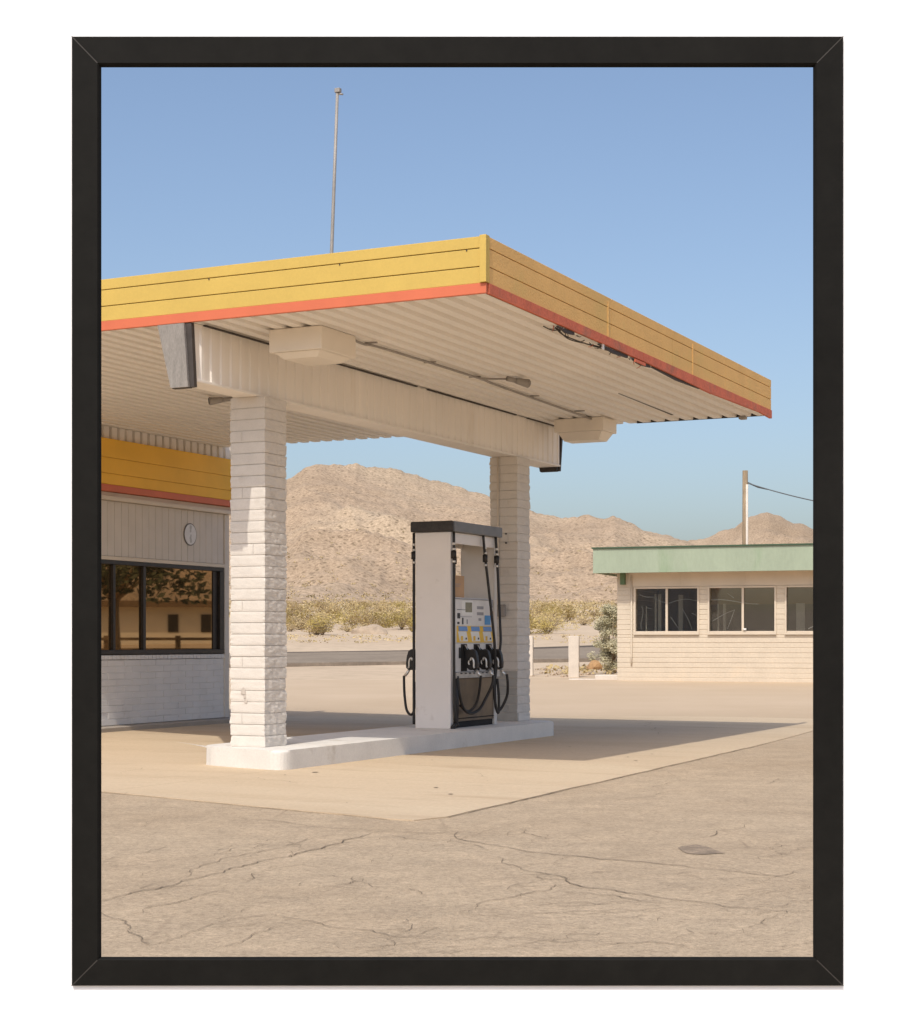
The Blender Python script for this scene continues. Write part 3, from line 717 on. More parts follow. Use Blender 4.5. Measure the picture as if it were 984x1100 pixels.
# box lights under the soffit
def box_light(u0, u1, v0, v1, hb, hl, label):
    t = station('canopy_light', label, 'canopy light', u0, v0, ZS-.004, 'boxed lights under the canopy'); a, b = u1-u0, v1-v0
    mb = MB(); mb.box(0, a, 0, b, -hb, 0, .008); mb.build('housing', 'lamp_white', t)
    mb = MB(); m_ = .07
    top = [(m_*.6, m_*.6), (a-m_*.6, m_*.6), (a-m_*.6, b-m_*.6), (m_*.6, b-m_*.6)]; bot = [(m_*1.6, m_*1.6), (a-m_*1.6, m_*1.6), (a-m_*1.6, b-m_*1.6), (m_*1.6, b-m_*1.6)]
    A_ = [mb.bm.verts.new((x, y, -hb-.002)) for x, y in top]; B_ = [mb.bm.verts.new((x, y, -hb-hl)) for x, y in bot]
    mb.bm.faces.new(A_); mb.bm.faces.new(B_)
    for k in range(4): mb.bm.faces.new((A_[k], A_[(k+1)%4], B_[(k+1)%4], B_[k]))
    mb.build('diffuser', 'lamp_white', t)
    return t
box_light(-.49, .22, -.985, -.36, .235, .06, 'cream boxed light under the front of the canopy, above the front brick column')
box_light(7.32, 7.86, -1.03, -.27, .19, .12, 'smaller cream boxed light under the far end of the canopy beside the beam end')
t = station('conduit', 'thin pipe running along the soffit between the two boxed lights with a side branch', 'conduit', 0, 0, ZS)
mb = MB(); z = -.028
mb.tube(smooth_path([(.25,-.93,z), (.55,-.90,z), (.9,-.96,z), (3.2,-1.0,z), (3.9,-.96,z), (7.38,-.84,z)], 6), .014, 6)
mb.build('pipe', 'galv', t)
mb = MB(); mb.tube(smooth_path([(3.0,-1.0,z), (3.2,-1.05,z-.01), (3.36,-1.3,z-.01)], 5), .013, 6); mb.build('branch_pipe', 'galv', t)
for u in (.6, 2.0, 3.2, 5.0, 6.6):
    mb = MB(); mb.box(u-.012, u+.012, -1.03, -.88, -.018, -.004); mb.build('pipe_clip', 'galv', t)
def flood(u, v, label, rz, k):
    t = station('spotlight', label, 'spotlight', u, v, ZS-.004); t.rotation_euler.z = ALPHA + rz
    mb = MB(); mb.tube([(0,0,-.03), (.12*k,0,-.045)], .03, 8); mb.build('base', 'galv', t)
    mb = MB(); mb.tube([(.12*k,0,-.045), (.16*k,0,-.05), (.24*k,0,-.062), (.30*k,0,-.068)], .032, 12, .055); mb.build('lamp_head', 'galv', t)
    mb = MB(); mb.tube([(.302*k,0,-.068), (.31*k,0,-.069)], .045, 12); mb.build('lens', 'black_gap', t)
flood(3.36, -1.31, 'small grey spotlight at the end of the branch pipe under the canopy', R(-35), 1.0)
flood(3.35, 2.62, 'small grey spotlight under the canopy just left of the front brick column', R(125), 1.0)

# antenna pole on the roof
t = station('antenna_mast', 'thin leaning grey pole standing on the canopy roof', 'pole', 3.1, 1.78, ZS+.2)
pb = Vector((0,0,0)); 
Yb = W(3.1,1.78).y
tip = Vector(((362.5-CX)/F*Yb, Yb, EYE + (HZ-98)/F*Yb)) - W(3.1, 1.78, ZS+.2); tip = Matrix.Rotation(-ALPHA, 3, 'Z') @ tip
pbx = Vector(((351.5-CX)/F*Yb, Yb, ZS+.2)) - W(3.1, 1.78, ZS+.2); pb = Matrix.Rotation(-ALPHA, 3, 'Z') @ pbx
mb = MB(); mb.tube([pb, pb + (tip-pb)*.33, pb + (tip-pb)*.66, tip], .026, 8, .020); mb.tube([pb - Vector((0,0,0)), pb + Vector((0,0,.03))], .07, 10); mb.build('pole', 'galv', t)
mb = MB(); mb.box(tip.x-.03, tip.x+.03, tip.y-.045, tip.y+.03, tip.z-.02, tip.z+.035, .006); mb.tube([tip-Vector((0,.08,.05)), tip-Vector((0,-.02,.03))], .012, 6); mb.build('end_fitting', 'galv', t)

# ------------------------------------------------------------------ island
mb = MB()
def rounded(u0, u1, v0, v1, r0, r1, n=14):
    pts = []
    for (cu, cv, a, r) in ((u1-r1, v0+r1, -90, r1), (u1-r1, v1-r1, 0, r1), (u0+r0, v1-r0, 90, r0), (u0+r0, v0+r0, 180, r0)):
        for k in range(n+1):
            t = R(a + 90*k/n); pts.append((cu + r*math.cos(t), cv + r*math.sin(t)))
    return pts
def rounded_poly(P, rad, n=8):
    out = []; m = len(P)
    for i in range(m):
        p, a, b = Vector(P[i]), Vector(P[i-1]), Vector(P[(i+1) % m]); r = rad[i]
        p0, p1 = p + (a-p).normalized()*r, p + (b-p).normalized()*r
        for k in range(n+1):
            t = k/n; out.append(tuple(p0*(1-t)**2 + p*2*t*(1-t) + p1*t*t))
    return out
pts = rounded_poly([(-.43, -.47), (7.02, -.48), (7.02, .82), (.02, .82), (-.15, .55)], [.22, .30, .30, .22, .2])
mb.prism([(x, y, -.02) for x, y in pts], (0, 0, ISL+.02))
es = [e for e in mb.bm.edges if all(abs(v.co.z - ISL) < 1e-4 for v in e.verts)]
bmesh.ops.bevel(mb.bm, geom=es, offset=.03, segments=3, profile=.5, affect='EDGES')
o = mb.build('pump_island', 'kerb', label='raised white concrete island with rounded ends under the pump and columns', cat='kerb island'); o.location = W(0,0,0); o.rotation_euler.z = ALPHA

# ------------------------------------------------------------------ fuel pump
pump = station('fuel_pump', 'tall old white fuel pump with black cap and three nozzles, on the white island', 'fuel pump', 4.32, -.08, ISL)
Z = lambda z: z - ISL
PL, PD = 1.44, .51          # length (u), depth (v); local x from the near end, local y away from the viewer's side
mb = MB(); mb.box(0, .085, 0, PD, 0, Z(2.765), .006); mb.build('end_panel', 'pump_white', pump)
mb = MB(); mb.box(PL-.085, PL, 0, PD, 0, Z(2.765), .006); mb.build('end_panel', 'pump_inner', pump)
mb = MB()
for a, b, c in (((.087), (PL-.087), .004), (.087, PL-.087, PD-.034)): mb.box(a, b, c, c+.03, Z(2.62), Z(2.764), .003)
mb.build('header', 'pump_white', pump)
mb = MB(); mb.box(-.055, .0, -.055, PD+.05, Z(2.768), Z(2.905), .02, 3); mb.mi = 1; mb.box(.002, PL+.06, -.055, PD+.05, Z(2.768), Z(2.903), .008)
cap = mb.build('cap', ['cap_black', 'cap_grey'], pump)
mb = MB(); mb.box(.089, PL-.089, .02, PD-.02, Z(.95), Z(1.925), .006); mb.mi = 1; mb.box(.10, PL-.10, .012, .022, Z(1.90), Z(1.915))
con = mb.build('console', ['pump_face', 'label_grey'], pump)
mb = MB(); mb.box(.088, PL-.02, .015, PD-.015, Z(.30), Z(.868), .008); mb.mi = 1; mb.box(.095, PL-.025, .03, PD-.03, 0, Z(.298))
mb.mi = 1; mb.box(.12, PL-.04, .008, .014, Z(.335), Z(.35))
mb.build('base_cabinet', ['base_brown', 'black_gap'], pump)
mb = MB(); mb.box(.088, PL-.01, -.045, PD+.03, Z(.87), Z(.948), .006); mb.mi = 1
for k in range(9): mb.box(.2+k*.13, .25+k*.13, -.052, -.046, Z(.925), Z(.94))
mb.build('shelf', ['shelf', 'black_print'], pump)
def plate(name, m, u0, u1, z0, z1, lift=.004, par=None, skew=0):
    mb = MB(); y0 = .020-lift
    mb.prism([(u0-4.32, y0, Z(z0)), (u1-4.32, y0, Z(z0)), (u1-4.32-skew, y0, Z(z1)), (u0-4.32-skew, y0, Z(z1))], (0, .0035, 0))
    return mb.build(name, m, par or con)
plate('display', 'lcd', 4.80, 5.0, 1.735, 1.865, .006)
plate('display_bezel', 'label_white', 4.70, 5.03, 1.70, 1.885, .003)
for z in (1.80, 1.72): plate('keypad', 'label_grey', 5.16, 5.36, z-.02, z+.02)
plate('keypad', 'label_grey', 5.21, 5.29, 1.625, 1.66)
plate('sticker', 'black_print', 4.56, 4.64, 1.65, 1.72); plate('sticker', 'black_print', 4.56, 4.62, 1.575, 1.605); plate('sticker', 'black_print', 4.70, 4.74, 1.575, 1.66); plate('sticker', 'label_grey', 4.84, 4.87, 1.58, 1.64)
plate('sticker', 'black_print', 4.55, 4.95, 1.762, 1.768) ; plate('sticker', 'label_grey', 4.60, 5.0, 1.672, 1.678)
plate('sticker', 'sticker_blue', 5.40, 5.58, 1.575, 1.70, .006)
plate('sticker', 'label_grey', 5.60, 5.665, 1.81, 1.90); plate('sticker', 'cardboard', 5.575, 5.665, 1.64, 1.76, .003)
lb = plate('price_panel', 'label_yellow', 4.54, 5.667, 1.335, 1.555, .004)
for k, (u, m2) in enumerate(((4.60, 'label_blue'), (4.98, 'label_blue'), (5.36, 'label_blue'))):
    plate('price_header', m2, u, u+.26, 1.485, 1.548, .008, None, .02)
    plate('price_card', 'label_white', u+.02, u+.27, 1.35, 1.48, .008, None, .05)
    plate('price_mark', 'black_print', u+.19, u+.225, 1.375, 1.40, .0125)
    plate('price_mark', 'label_yellow', u+.05, u+.11, 1.36, 1.42, .0125)
for (a_, z_) in ((4.47,1.90),(4.47,.97),(5.66,1.90)): plate('screw', 'label_grey', a_-.008, a_+.008, z_-.008, z_+.008, .003)
plate('panel_seam', 'label_grey', 4.45, 5.667, 1.325, 1.329, .003)
plate('button_strip', 'black_print', 4.60, 4.66, 1.13, 1.27, .006)
# nozzle boots and nozzles; seen from the near end the nozzle's profile lies in the y-z plane
NOZ = [4.75, 5.14, 5.52]
for k, u in enumerate(NOZ):
    mb = MB(); mb.box(u-4.32-.085, u-4.32+.085, .008, .0195, Z(.96), Z(1.315), .003); mb.build('nozzle_boot', 'black_gap', con)
    t = u - 4.32
    def nozzle(ty, sgn, t=t):
        mb = MB(); Y0 = ty
        prof = [(0, 1.29), (.02, 1.305), (.07, 1.235), (.15, 1.26), (.205, 1.235), (.225, 1.17), (.25, 1.06), (.245, .99), (.19, .965), (.10, .965), (.055, 1.0), (.05, 1.12), (.035, 1.19)]
        mb.prism([(t-.034, Y0 - sgn*p*.84, Z(1.12+(z-1.12)*.94)) for p, z in prof], (.068, 0, 0), .012)
        n = mb.build('nozzle', 'rubber', pump)
        mb = MB(); c = [(.125,1.12),(.14,1.15),(.17,1.14),(.185,1.10),(.185,1.04),(.20,1.025)]
        mb.tube(smooth_path([(t-.038, Y0 - sgn*p*.84, Z(z-.02)) for p, z in c], 5), .014, 6)
        mb.tube(smooth_path([(t-.038, Y0 - sgn*p*.84, Z(z-.02)) for p, z in [(.105,1.12),(.095,1.09),(.11,1.065)]], 5), .011, 6)
        mb.build('trigger_guard', 'steel', n)
        mb = MB(); mb.tube([(t, Y0 - sgn*.17, Z(.985)), (t, Y0 - sgn*.205, Z(.93)), (t, Y0 - sgn*.235, Z(.90))], .019, 8); mb.build('swivel', 'steel', n)
        mb = MB(); mb.tube([(t, Y0 - sgn*.01, Z(1.30)), (t, Y0 - sgn*.055, Z(1.20))], .014, 8); mb.build('spout', 'steel', n)
    nozzle(.01, 1)
    if k == 0: nozzle(PD-.01, -1, .14)
def hose(pts, couple=None, r=.019, name='hose'):
    mb = MB(); mb.tube(smooth_path([(u-4.32, v+.08, Z(z)) for u, v, z in pts], 8), r, 8); h_ = mb.build(name, 'rubber', pump)
    if couple:
        u, v, z = couple
        mb = MB()
        for dz, rr, ln, m_ in ((.0, .036, .10, 1), (.07, .024, .03, 0), (-.09, .024, .03, 0), (.14,.022,.03,0)):
            mb.mi = m_; mb.tube([(u-4.32, v+.08, Z(z+dz-ln/2)), (u-4.32, v+.08, Z(z+dz+ln/2))], rr, 8)
        mb.build('hose_coupling', ['steel', 'rubber'], h_)
# near-right corner: long hose straight down, small slack loop at the foot
hose([(4.345,-.115,2.765), (4.345,-.115,2.0), (4.345,-.118,1.0), (4.36,-.12,.62), (4.375,-.125,.42), (4.40,-.13,.30), (4.43,-.135,.26)], (4.345,-.115,2.47))
hose([(4.44,-.12,.90), (4.45,-.14,.70), (4.54,-.15,.50), (4.72,-.16,.41), (4.95,-.19,.45), (5.08,-.23,.60), (5.13,-.30,.78), (5.14,-.31,.90)], None)
hose([(4.52,-.12,.52), (4.62,-.15,.45), (4.75,-.17,.45), (4.80,-.23,.56), (4.78,-.28,.74), (4.75,-.31,.90)], None, .017)
hose([(5.24,-.115,2.765), (5.27,-.13,2.48), (5.37,-.18,1.7), (5.42,-.20,1.32), (5.44,-.20,1.0), (5.40,-.2,.7), (5.43,-.22,.45), (5.46,-.24,.40), (5.47,-.24,.6), (5.46,-.22,.85)], (5.27,-.13,2.46))
hose([(5.64,-.115,2.765), (5.66,-.13,2.40), (5.62,-.19,1.6), (5.56,-.22,1.28), (5.45,-.20,.9), (5.44,-.2,.55), (5.46,-.22,.42), (5.52,-.26,.46), (5.56,-.32,.62), (5.54,-.34,.78), (5.53,-.33,.91)], (5.65,-.125,2.46))
# far side
hose([(4.345,.465,2.765), (4.345,.465,1.6), (4.345,.465,.8), (4.345,.465,.27)], (4.345,.465,2.47))
hose([(4.40,.47,.82), (4.40,.48,.60), (4.41,.50,.44), (4.42,.55,.39), (4.44,.62,.45), (4.46,.66,.62), (4.46,.67,.80), (4.46,.67,.90)], None, .017)
hose([(5.60,.485,2.765), (5.60,.49,2.40), (5.60,.49,2.2), (5.58,.5,1.3), (5.5,.55,.9)], (5.60,.49,2.46))
mb = MB(); mb.tube([(.03,-.02,Z(.26)), (.03,-.045,Z(.24))], .05, 10); mb.tube([(.095,-.02,Z(.86)), (.095,-.045,Z(.55)), (.095,-.03,Z(.24))], .03, 8); mb.build('hose_bracket', 'rubber', pump)
t = station('cardboard_notice', 'small brown cardboard notice standing on the pump console under the cap', 'notice', 4.44, -.02, 1.927)
mb = MB(); mb.box(0, .41, 0, .006, 0, .285, .001); nb = mb.build('card', 'cardboard', t)
mb = MB(); mb.box(.13, .30, -.003, -.0005, .165, .180); mb.box(.15, .27, -.003, -.0005, .14, .152); mb.build('faint_print', mat('faded_print', (.40,.30,.24), .9), t)

# ------------------------------------------------------------------ service building
BV = 6.05
bld = station('service_building', 'low painted brick shop with ochre fascia and bronze windows under the left of the canopy', 'building', 0, BV, 0)
UA, UB, ZB = -1.0, 8.42, .09
WU0, WU1, WZ0, WZ1 = 2.4, 8.28, 1.155, 2.567
mb = MB(); mb.box(UA, UB-.03, .24, 7.0, ZB, 4.54); mb.build('core_wall', 'siding', bld)
mb = MB(); bm_ = mb   # lower block wall, courses with joints
nrow = 10; hh = (WZ0-.012-.07-ZB)/nrow
for k in range(nrow):
    off = .2 if k % 2 else 0; u = UA - off
    while u < 8.30:
        a, b = max(UA, u), min(8.30, u+.40)
        if b - a > .03: mb.box(a+.003, b-.003, random.uniform(-.003, .003), .10, ZB + k*hh + .004, ZB + (k+1)*hh - .004, .003, 1)
        u += .40
mb.box(UA, 8.30, .007, .22, ZB, WZ0-.085)
u = UA
while u < 8.30: mb.box(u+.003, min(8.30, u+.10)-.003, -.012, .2, WZ0-.078, WZ0-.014, .004); u += .10
mb.build('block_wall', 'lower_brick', bld)
mb = MB(); u = UA           # vertical board siding
zs0, zs1 = 2.63, 3.45
ws = [.14,.235,.14,.235]; i = 0
while u < 8.28:
    w_ = .172; mb.box(u+.004, min(8.285, u+w_)-.004, 0, .03, zs0, zs1, .003); u += w_; i += 1
mb.box(UA, 8.285, .012, .2, zs0, zs1); mb.build('siding', 'siding', bld)
mb = MB(); mb.box(8.29, UB, -.02, .22, ZB, 3.45, .006); mb.build('corner_post', 'siding', bld)
mb = MB(); mb.box(UA, 8.288, -.02, .2, 2.57, 2.626, .004); mb.build('head_trim', 'trim', bld)
mb = MB(); mb.box(UA, UB+.02, -.10, .2, 3.455, 3.515, .004); mb.box(UA, UB+.02, -.05, .2, 3.517, 3.575, .004); mb.build('eave_trim', 'trim', bld)
mb = MB()
for z0, z1 in ((3.68,3.84),(3.845,4.075),(4.08,4.36)): mb.box(UA, 8.76, -.13, .1, z0, z1, .004)
mb.box(UA, UB, -.10, .2, 3.60, 4.34); mb.build('fascia', 'ochre', bld)
mb = MB(); mb.box(UA, 8.76, -.14, .1, 3.58, 3.676, .004); mb.build('trim_stripe', 'orange', bld)
mb = MB(); us = []; u = UA      # ribbed strip closing the gap up to the soffit
while u < 8.72:
    us += [(u, 0), (u+.125, 0), (u+.14, .06), (u+.175, .06)]; u += .19
tp = [mb.bm.verts.new((a, b-.02, 4.60)) for a, b in us]; bt = [mb.bm.verts.new((a, b-.02, 4.33)) for a, b in us]
for k in range(len(us)-1): mb.bm.faces.new((tp[k], tp[k+1], bt[k+1], bt[k]))
mb.build('ribbed_strip', 'beam', bld)
win = MB()
win.box(WU0, WU1, -.015, .12, WZ1-.06, WZ1, .004); win.box(WU0, WU1, -.02, .12, WZ0, WZ0+.065, .004)
win.box(8.16, WU1, -.015, .12, WZ0+.067, WZ1-.062, .004); win.box(WU0, WU0+.06, -.015, .12, WZ0+.067, WZ1-.062)
window = win.build('window', 'bronze', bld)
panes = [(WU0+.06, 4.6), (4.66, 5.33), (5.39, 6.08), (6.15, 8.02)]
for a, b in panes:
    mb = MB(); mb.box(a+.002, b-.002, .045, .055, WZ0+.067, WZ1-.062); mb.build('pane', 'bronze_glass', window)
mb = MB()
for a, b in ((4.602, 4.658), (5.332, 5.388), (6.082, 6.148), (8.022, 8.158)): mb.box(a, b, .0 if b < 8 else .03, .12, WZ0+.067, WZ1-.062, .003)
mb.build('mullion', 'bronze', window)
mb = MB(); mb.box(UA, UB+.05, -.32, .0-.03, -.02, ZB-.005, .01); mb.box(UA, UB+.05, -.03, .2, -.02, ZB-.006); 
ap = mb.build('apron_step', mat('worn_grey_step', (.36,.31,.26), .9, var=.1, vscale=3), bld)
mb = MB(); mb.box(UA-.1, UB+.05, .2, 7.1, 4.30, 4.50); mb.build('roof', 'roof', bld)
# small oval sign
t = station('round_sign', 'small round pale sign with a dark rim on the grey boards above the window', 'sign', 7.31, BV-.004, 3.065)
def disc(mb, r0, r1, y0, y1, n=28):
    pts = [(r0*math.cos(2*math.pi*k/n), y0, r1*math.sin(2*math.pi*k/n)) for k in range(n)]; mb.prism(pts, (0, y1-y0, 0))
mb = MB(); disc(mb, .176, .181, -.010, -.002); mb.build('rim', mat('grey_sign_rim', (.16,.145,.13), .6, var=.1, vscale=10), t)
mb = MB(); disc(mb, .16, .165, -.015, -.0125); mb.build('face', mat('pale_sign_face', (.72,.71,.72), .5, var=.06, vscale=12), t)
mb = MB()
for (x, z, r_) in ((0,.06,.022), (.005,.115,.03), (.01,-.02,.018), (.0,-.06,.024), (.01,-.10,.028)):
    pts = [(x+r_*math.cos(k*.6283), -.0172, z+r_*1.3*math.sin(k*.6283)) for k in range(10)]; mb.prism(pts, (0,.0015,0))
mb.build('emblem', mat('faded_emblem', (.50,.49,.49), .6), t)

# ------------------------------------------------------------------ far cream building
rzD = math.atan2(-.337, .9415); DL = 9.6
dn = thing('cream_block_building', 'long cream block building with a faded green fascia across the lot', 'building', (4.28, 45.55, 0), rzD)
openings = [(.51, 2.17), (2.49, 4.19), (4.50, 6.2), (6.6, 8.3)]
SZ, HZd, TZ = 1.62, 2.75, 3.2
mb = MB(); per = .132
def course_run(a, b, z0, z1):
    z = z0
    while z < z1-.02:
        e = min(z1, z+per); mb.box(a, b, random.uniform(-.004,.004), .16, z+.010, e-.0, .007, 1); z += per
course_run(0, DL, .12, SZ-.10)
mb.mi = 1; mb.box(.02, DL-.02, .010, .17, .05, SZ-.10); mb.mi = 0
xs_ = [0] + [x for o_ in openings for x in o_] + [DL]
for a, b in zip(xs_[::2], xs_[1::2]):
    course_run(a, b, SZ-.10, HZd+.05); mb.mi = 1; mb.box(a+.02, b-.02, .010, .17, SZ-.10, HZd+.05); mb.mi = 0
mb.build('front_wall', ['diner_wall', 'diner_trim'], dn)
mb = MB(); z = .1
while z < TZ-.1: mb.box(-.01, .15, .18, 8, z+.012, z+per, .01, 1); z += per
mb.box(.01, .14, .18, 8, .05, TZ); mb.box(DL-.15, DL, .18, 8, .05, TZ); mb.box(0, DL, 8.01, 8.15, .05, TZ)
mb.build('side_wall', 'diner_wall', dn)
mb = MB(); mb.box(.30, DL, -.012, .17, HZd+.052, TZ, .004); mb.box(0, .298, .0, .17, HZd+.052, TZ)
for s in (1.72, 3.5, 5.3, 7.2, 9.0): pass
mb.build('header_board', 'diner_trim', dn)
mb = MB()
for s in (1.72, 3.42, 5.1, 6.9): mb.box(s-.012, s+.012, -.02, -.013, HZd+.06, TZ-.01)
mb.build('batten', 'diner_wall', dn)
mb = MB(); mb.box(-.5, DL+.5, -.62, -.58, TZ-.045, 3.80, .004); mb.box(-.5, -.46, -.578, 8.6, TZ-.045, 3.80, .004); mb.box(DL+.46, DL+.5, -.578, 8.6, TZ-.045, 3.80)
for s in (1.3, 3.8, 6.3, 8.8): mb.box(s-.004, s+.004, -.626, -.621, TZ-.04, 3.795)
mb.build('fascia', 'green', dn)
mb = MB(); mb.box(-.53, DL+.53, -.66, 8.7, 3.803, 3.84); mb.build('roof_edge', 'dark_green', dn)
mb = MB(); mb.box(-.45, DL+.45, -.57, 8.5, TZ+.01, TZ+.05); mb.build('eave_soffit', 'diner_trim', dn)
mb = MB(); mb.box(.12, .24, -.16, -.004, 2.86, 3.20, .004); mb.build('bracket', 'bracket_green', dn)
mb = MB(); mb.tube([(.40,-.03,3.1), (.40,-.03,.95), (.40,-.03,.72)], .022, 6); mb.build('downpipe', 'diner_trim', dn)
for i, (a, b) in enumerate(openings):
    w_ = MB()
    w_.box(a-.045, a+.0, -.03, .14, SZ-.045, HZd+.045, .003); w_.box(b, b+.045, -.03, .14, SZ-.045, HZd+.045, .003)
    w_.box(a+.001, b-.001, -.03, .14, HZd+.0, HZd+.045, .003); w_.box(a-.05, b+.05, -.06, .14, SZ-.095, SZ-.046, .003); w_.box(a+.001, b-.001, -.02, .14, SZ-.045, SZ, .003)
    wd = w_.build('window', 'diner_trim', dn)
    mb = MB(); c = (a+b)/2 + (.02 if i else 0); mb.box(c-.03, c+.03, .02, .08, SZ+.002, HZd-.002, .003); mb.build('mullion', 'diner_trim', wd)
    gm = MB(); gm.box(a+.002, b-.002, .095, .101, SZ+.002, HZd-.002)
    gm.build('pane', 'dusty_glass' if False else M.setdefault('dusty_glass', (lambda: None)() or bpy.data.materials.new('dusty_window_glass')), wd)
# glass of the far building: thin, see-through, a little reflective
g = M['dusty_glass']; g.use_nodes = True; N = g.node_tree.nodes; L = g.node_tree.links
N.clear(); out = N.new('ShaderNodeOutputMaterial'); tr = N.new('ShaderNodeBsdfTransparent'); gl = N.new('ShaderNodeBsdfGlossy'); mx = N.new('ShaderNodeMixShader')
gl.inputs['Roughness'].default_value = .03; tr.inputs['Color'].default_value = (.85,.86,.84,1); mx.inputs[0].default_value = .10
L.new(tr.outputs[0], mx.inputs[1]); L.new(gl.outputs[0], mx.inputs[2]); L.new(mx.outputs[0], out.inputs[0])
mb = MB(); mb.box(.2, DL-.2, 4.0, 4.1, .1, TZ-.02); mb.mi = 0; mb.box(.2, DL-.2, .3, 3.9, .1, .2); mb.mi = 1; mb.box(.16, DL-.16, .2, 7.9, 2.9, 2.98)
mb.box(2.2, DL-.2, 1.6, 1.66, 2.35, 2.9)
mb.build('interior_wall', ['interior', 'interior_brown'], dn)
mb = MB()
for (s, y, w2, z1) in ((.92,.55,.05,2.62), (1.02,.6,.09,2.62), (1.55,.8,.12,2.6), (.70,.4,.03,2.3), (2.75,.7,.07,2.35), (2.62,.5,.03,2.35), (4.75,.7,.22,2.35), (5.6,.9,.1,2.6), (7.0,.9,.2,2.5)): mb.box(s-w2/2, s+w2/2, y, y+.06, .2, z1)
mb.build('reflection_strip', 'pale_reflection', dn)  # pale uprights standing in for reflections on the window glass
mb = MB()       # thin pale lines behind the glass, drawn in place of reflections in it
def strip(pts, r): mb.tube(smooth_path([(x+random.uniform(-.02,.02), y, z+random.uniform(-.02,.02)) for x, y, z in pts], 5), r*.55, 4, r*.25)
strip([(.55,.2,2.60), (.72,.2,2.55), (.95,.2,2.50), (1.15,.22,2.42), (1.36,.22,2.36)], .02); strip([(1.36,.22,2.36), (1.6,.22,2.44), (1.85,.22,2.46), (2.15,.22,2.44)], .018)
strip([(2.5,.2,2.44), (2.8,.2,2.46), (3.1,.2,2.40), (3.45,.2,2.36), (3.72,.2,2.33)], .024); strip([(2.52,.25,1.9), (2.85,.25,2.08), (3.12,.25,2.17)], .014); strip([(3.12,.25,2.17), (2.92,.25,1.66)], .016)
strip([(1.72,.3,2.2), (1.85,.3,1.95), (1.95,.3,1.65)], .014); strip([(1.95,.25,2.1), (2.16,.25,2.0)], .014); strip([(1.4,.3,2.0), (1.62,.3,1.66)], .013); strip([(.62,.22,2.3), (.66,.22,2.1), (.6,.22,1.8), (.63,.22,1.65)], .02)
strip([(.78,.25,2.25), (.9,.25,2.2)], .02); strip([(3.1,.3,2.5), (2.9,.3,2.62)], .012)
strip([(5.0,.25,1.68), (5.2,.25,1.72), (5.5,.25,1.68)], .02)
mb.build('reflection_streak', 'streak_pale', dn)
mb = MB(); mb.tube([(3.42,-.02,1.635), (3.42,-.02,1.69)], .045, 8); mb.build('insulator_cup', 'label_white', dn)
# low concrete footing at the corner
mb = MB(); mb.box(-1.5, -.02, .5, .9, 0, .30, .03); mb.box(-.7, -.05, .3, .49, 0, .42, .03); o = mb.build('footing_slab', 'post', label='low broken concrete footing at the left corner of the cream block building', cat='footing'); o.location = (4.28,45.55,.03); o.rotation_euler.z = rzD

# utility pole behind it
t = thing('utility_pole', 'wooden utility pole with a pale conduit behind the green-fascia building', 'utility pole', ((800.5-CX)/F*60, 60, gz(10,60)))
mb = MB(); mb.tube([(0,0,-.1), (0,0,3.5), (0,0,6.9)], .12, 10, .095); mb.build('pole', 'wood_pole', t)
mb = MB(); mb.tube([(.045,-.11,.2), (.045,-.11,6.4)], .042, 8); mb.build('conduit_pipe', 'post', t)
mb = MB()
P0 = Vector((.09,-.05,6.45)); P1 = Vector((((1000-CX)/F*60 - (800.5-CX)/F*60)*1.0, -2, 5.2))
mb.tube([P0 + (P1-P0)*k/24 + Vector((0,0,-.28*4*(k/24)*(1-k/24))) for k in range(25)], .022, 6)
mb.tube([P0 + Vector((0,0,.02)) , P0 + Vector((.35,0,-.14)), P0 + Vector((.7,0,-.22))], .03, 6, .02)
mb.build('cable', 'cable', t)

# what the shop's bronze glass looks out on, away to the right: a pale house, a rail fence and sandy ground
tr_ = thing('tree', 'broad dark green shade tree far to the right, seen mirrored in the shop windows', 'tree', (31.5, 44.2, gz(31.5,44.2)))
mb = MB(); mb.tube([(0,0,-.1), (.1,0,1.6), (.3,.1,3.2)], .28, 9, .16)
for k in range(6):
    a = k*1.05; mb.tube([(.2,.05,2.2+.15*k), (math.cos(a)*1.3, math.sin(a)*1.3, 3.6), (math.cos(a)*2.6, math.sin(a)*2.6, 4.8)], .10, 6, .03)
mb.build('trunk', 'stem', tr_)
mb = MB()
for k in range(60):
    a = random.uniform(0, 6.28); rr_ = 3.4*random.random()**.6
    leafball(mb, (math.cos(a)*rr_, math.sin(a)*rr_, random.uniform(3.2, 6.6) - rr_*.2), .9, .8, 60, .16, .5, .2)
mb.build('crown', mat('dark_tree_leaf', (.07,.075,.03), .7, var=.3, vscale=1.5), tr_)
hs = thing('pale_house', 'pale low house far to the right, seen mirrored in the shop windows', 'house', (73, 71, gz(73,71)-.1), R(-61))
mb = MB(); mb.box(-30, 16, 0, 8, 0, 2.6); mb.build('wall', 'house_white', hs)
mb = MB(); mb.box(-31, 17, -1, 9, 2.6, 3.0); mb.build('roof', 'fence_wood', hs)
for x in (-1.2, 1.0, 9):
    mb = MB(); mb.box(x, x+.7, -.06, -.005, .9, 2.1); mb.build('window', 'bronze', hs)
fn = thing('rail_fence', 'brown two-rail timber fence far to the right, seen mirrored in the shop windows', 'fence', (38, 45, gz(38,45)), R(-52))
mb = MB()
for k in range(14): mb.box(-20+k*3, -19.8+k*3, -.1, .1, -.1, 1.15)
mb.build('post', 'fence_wood', fn)
mb = MB()
for z in (.5, .95): mb.box(-20, 20, -.16, -.11, z, z+.12)
mb.build('rail', 'fence_wood', fn)

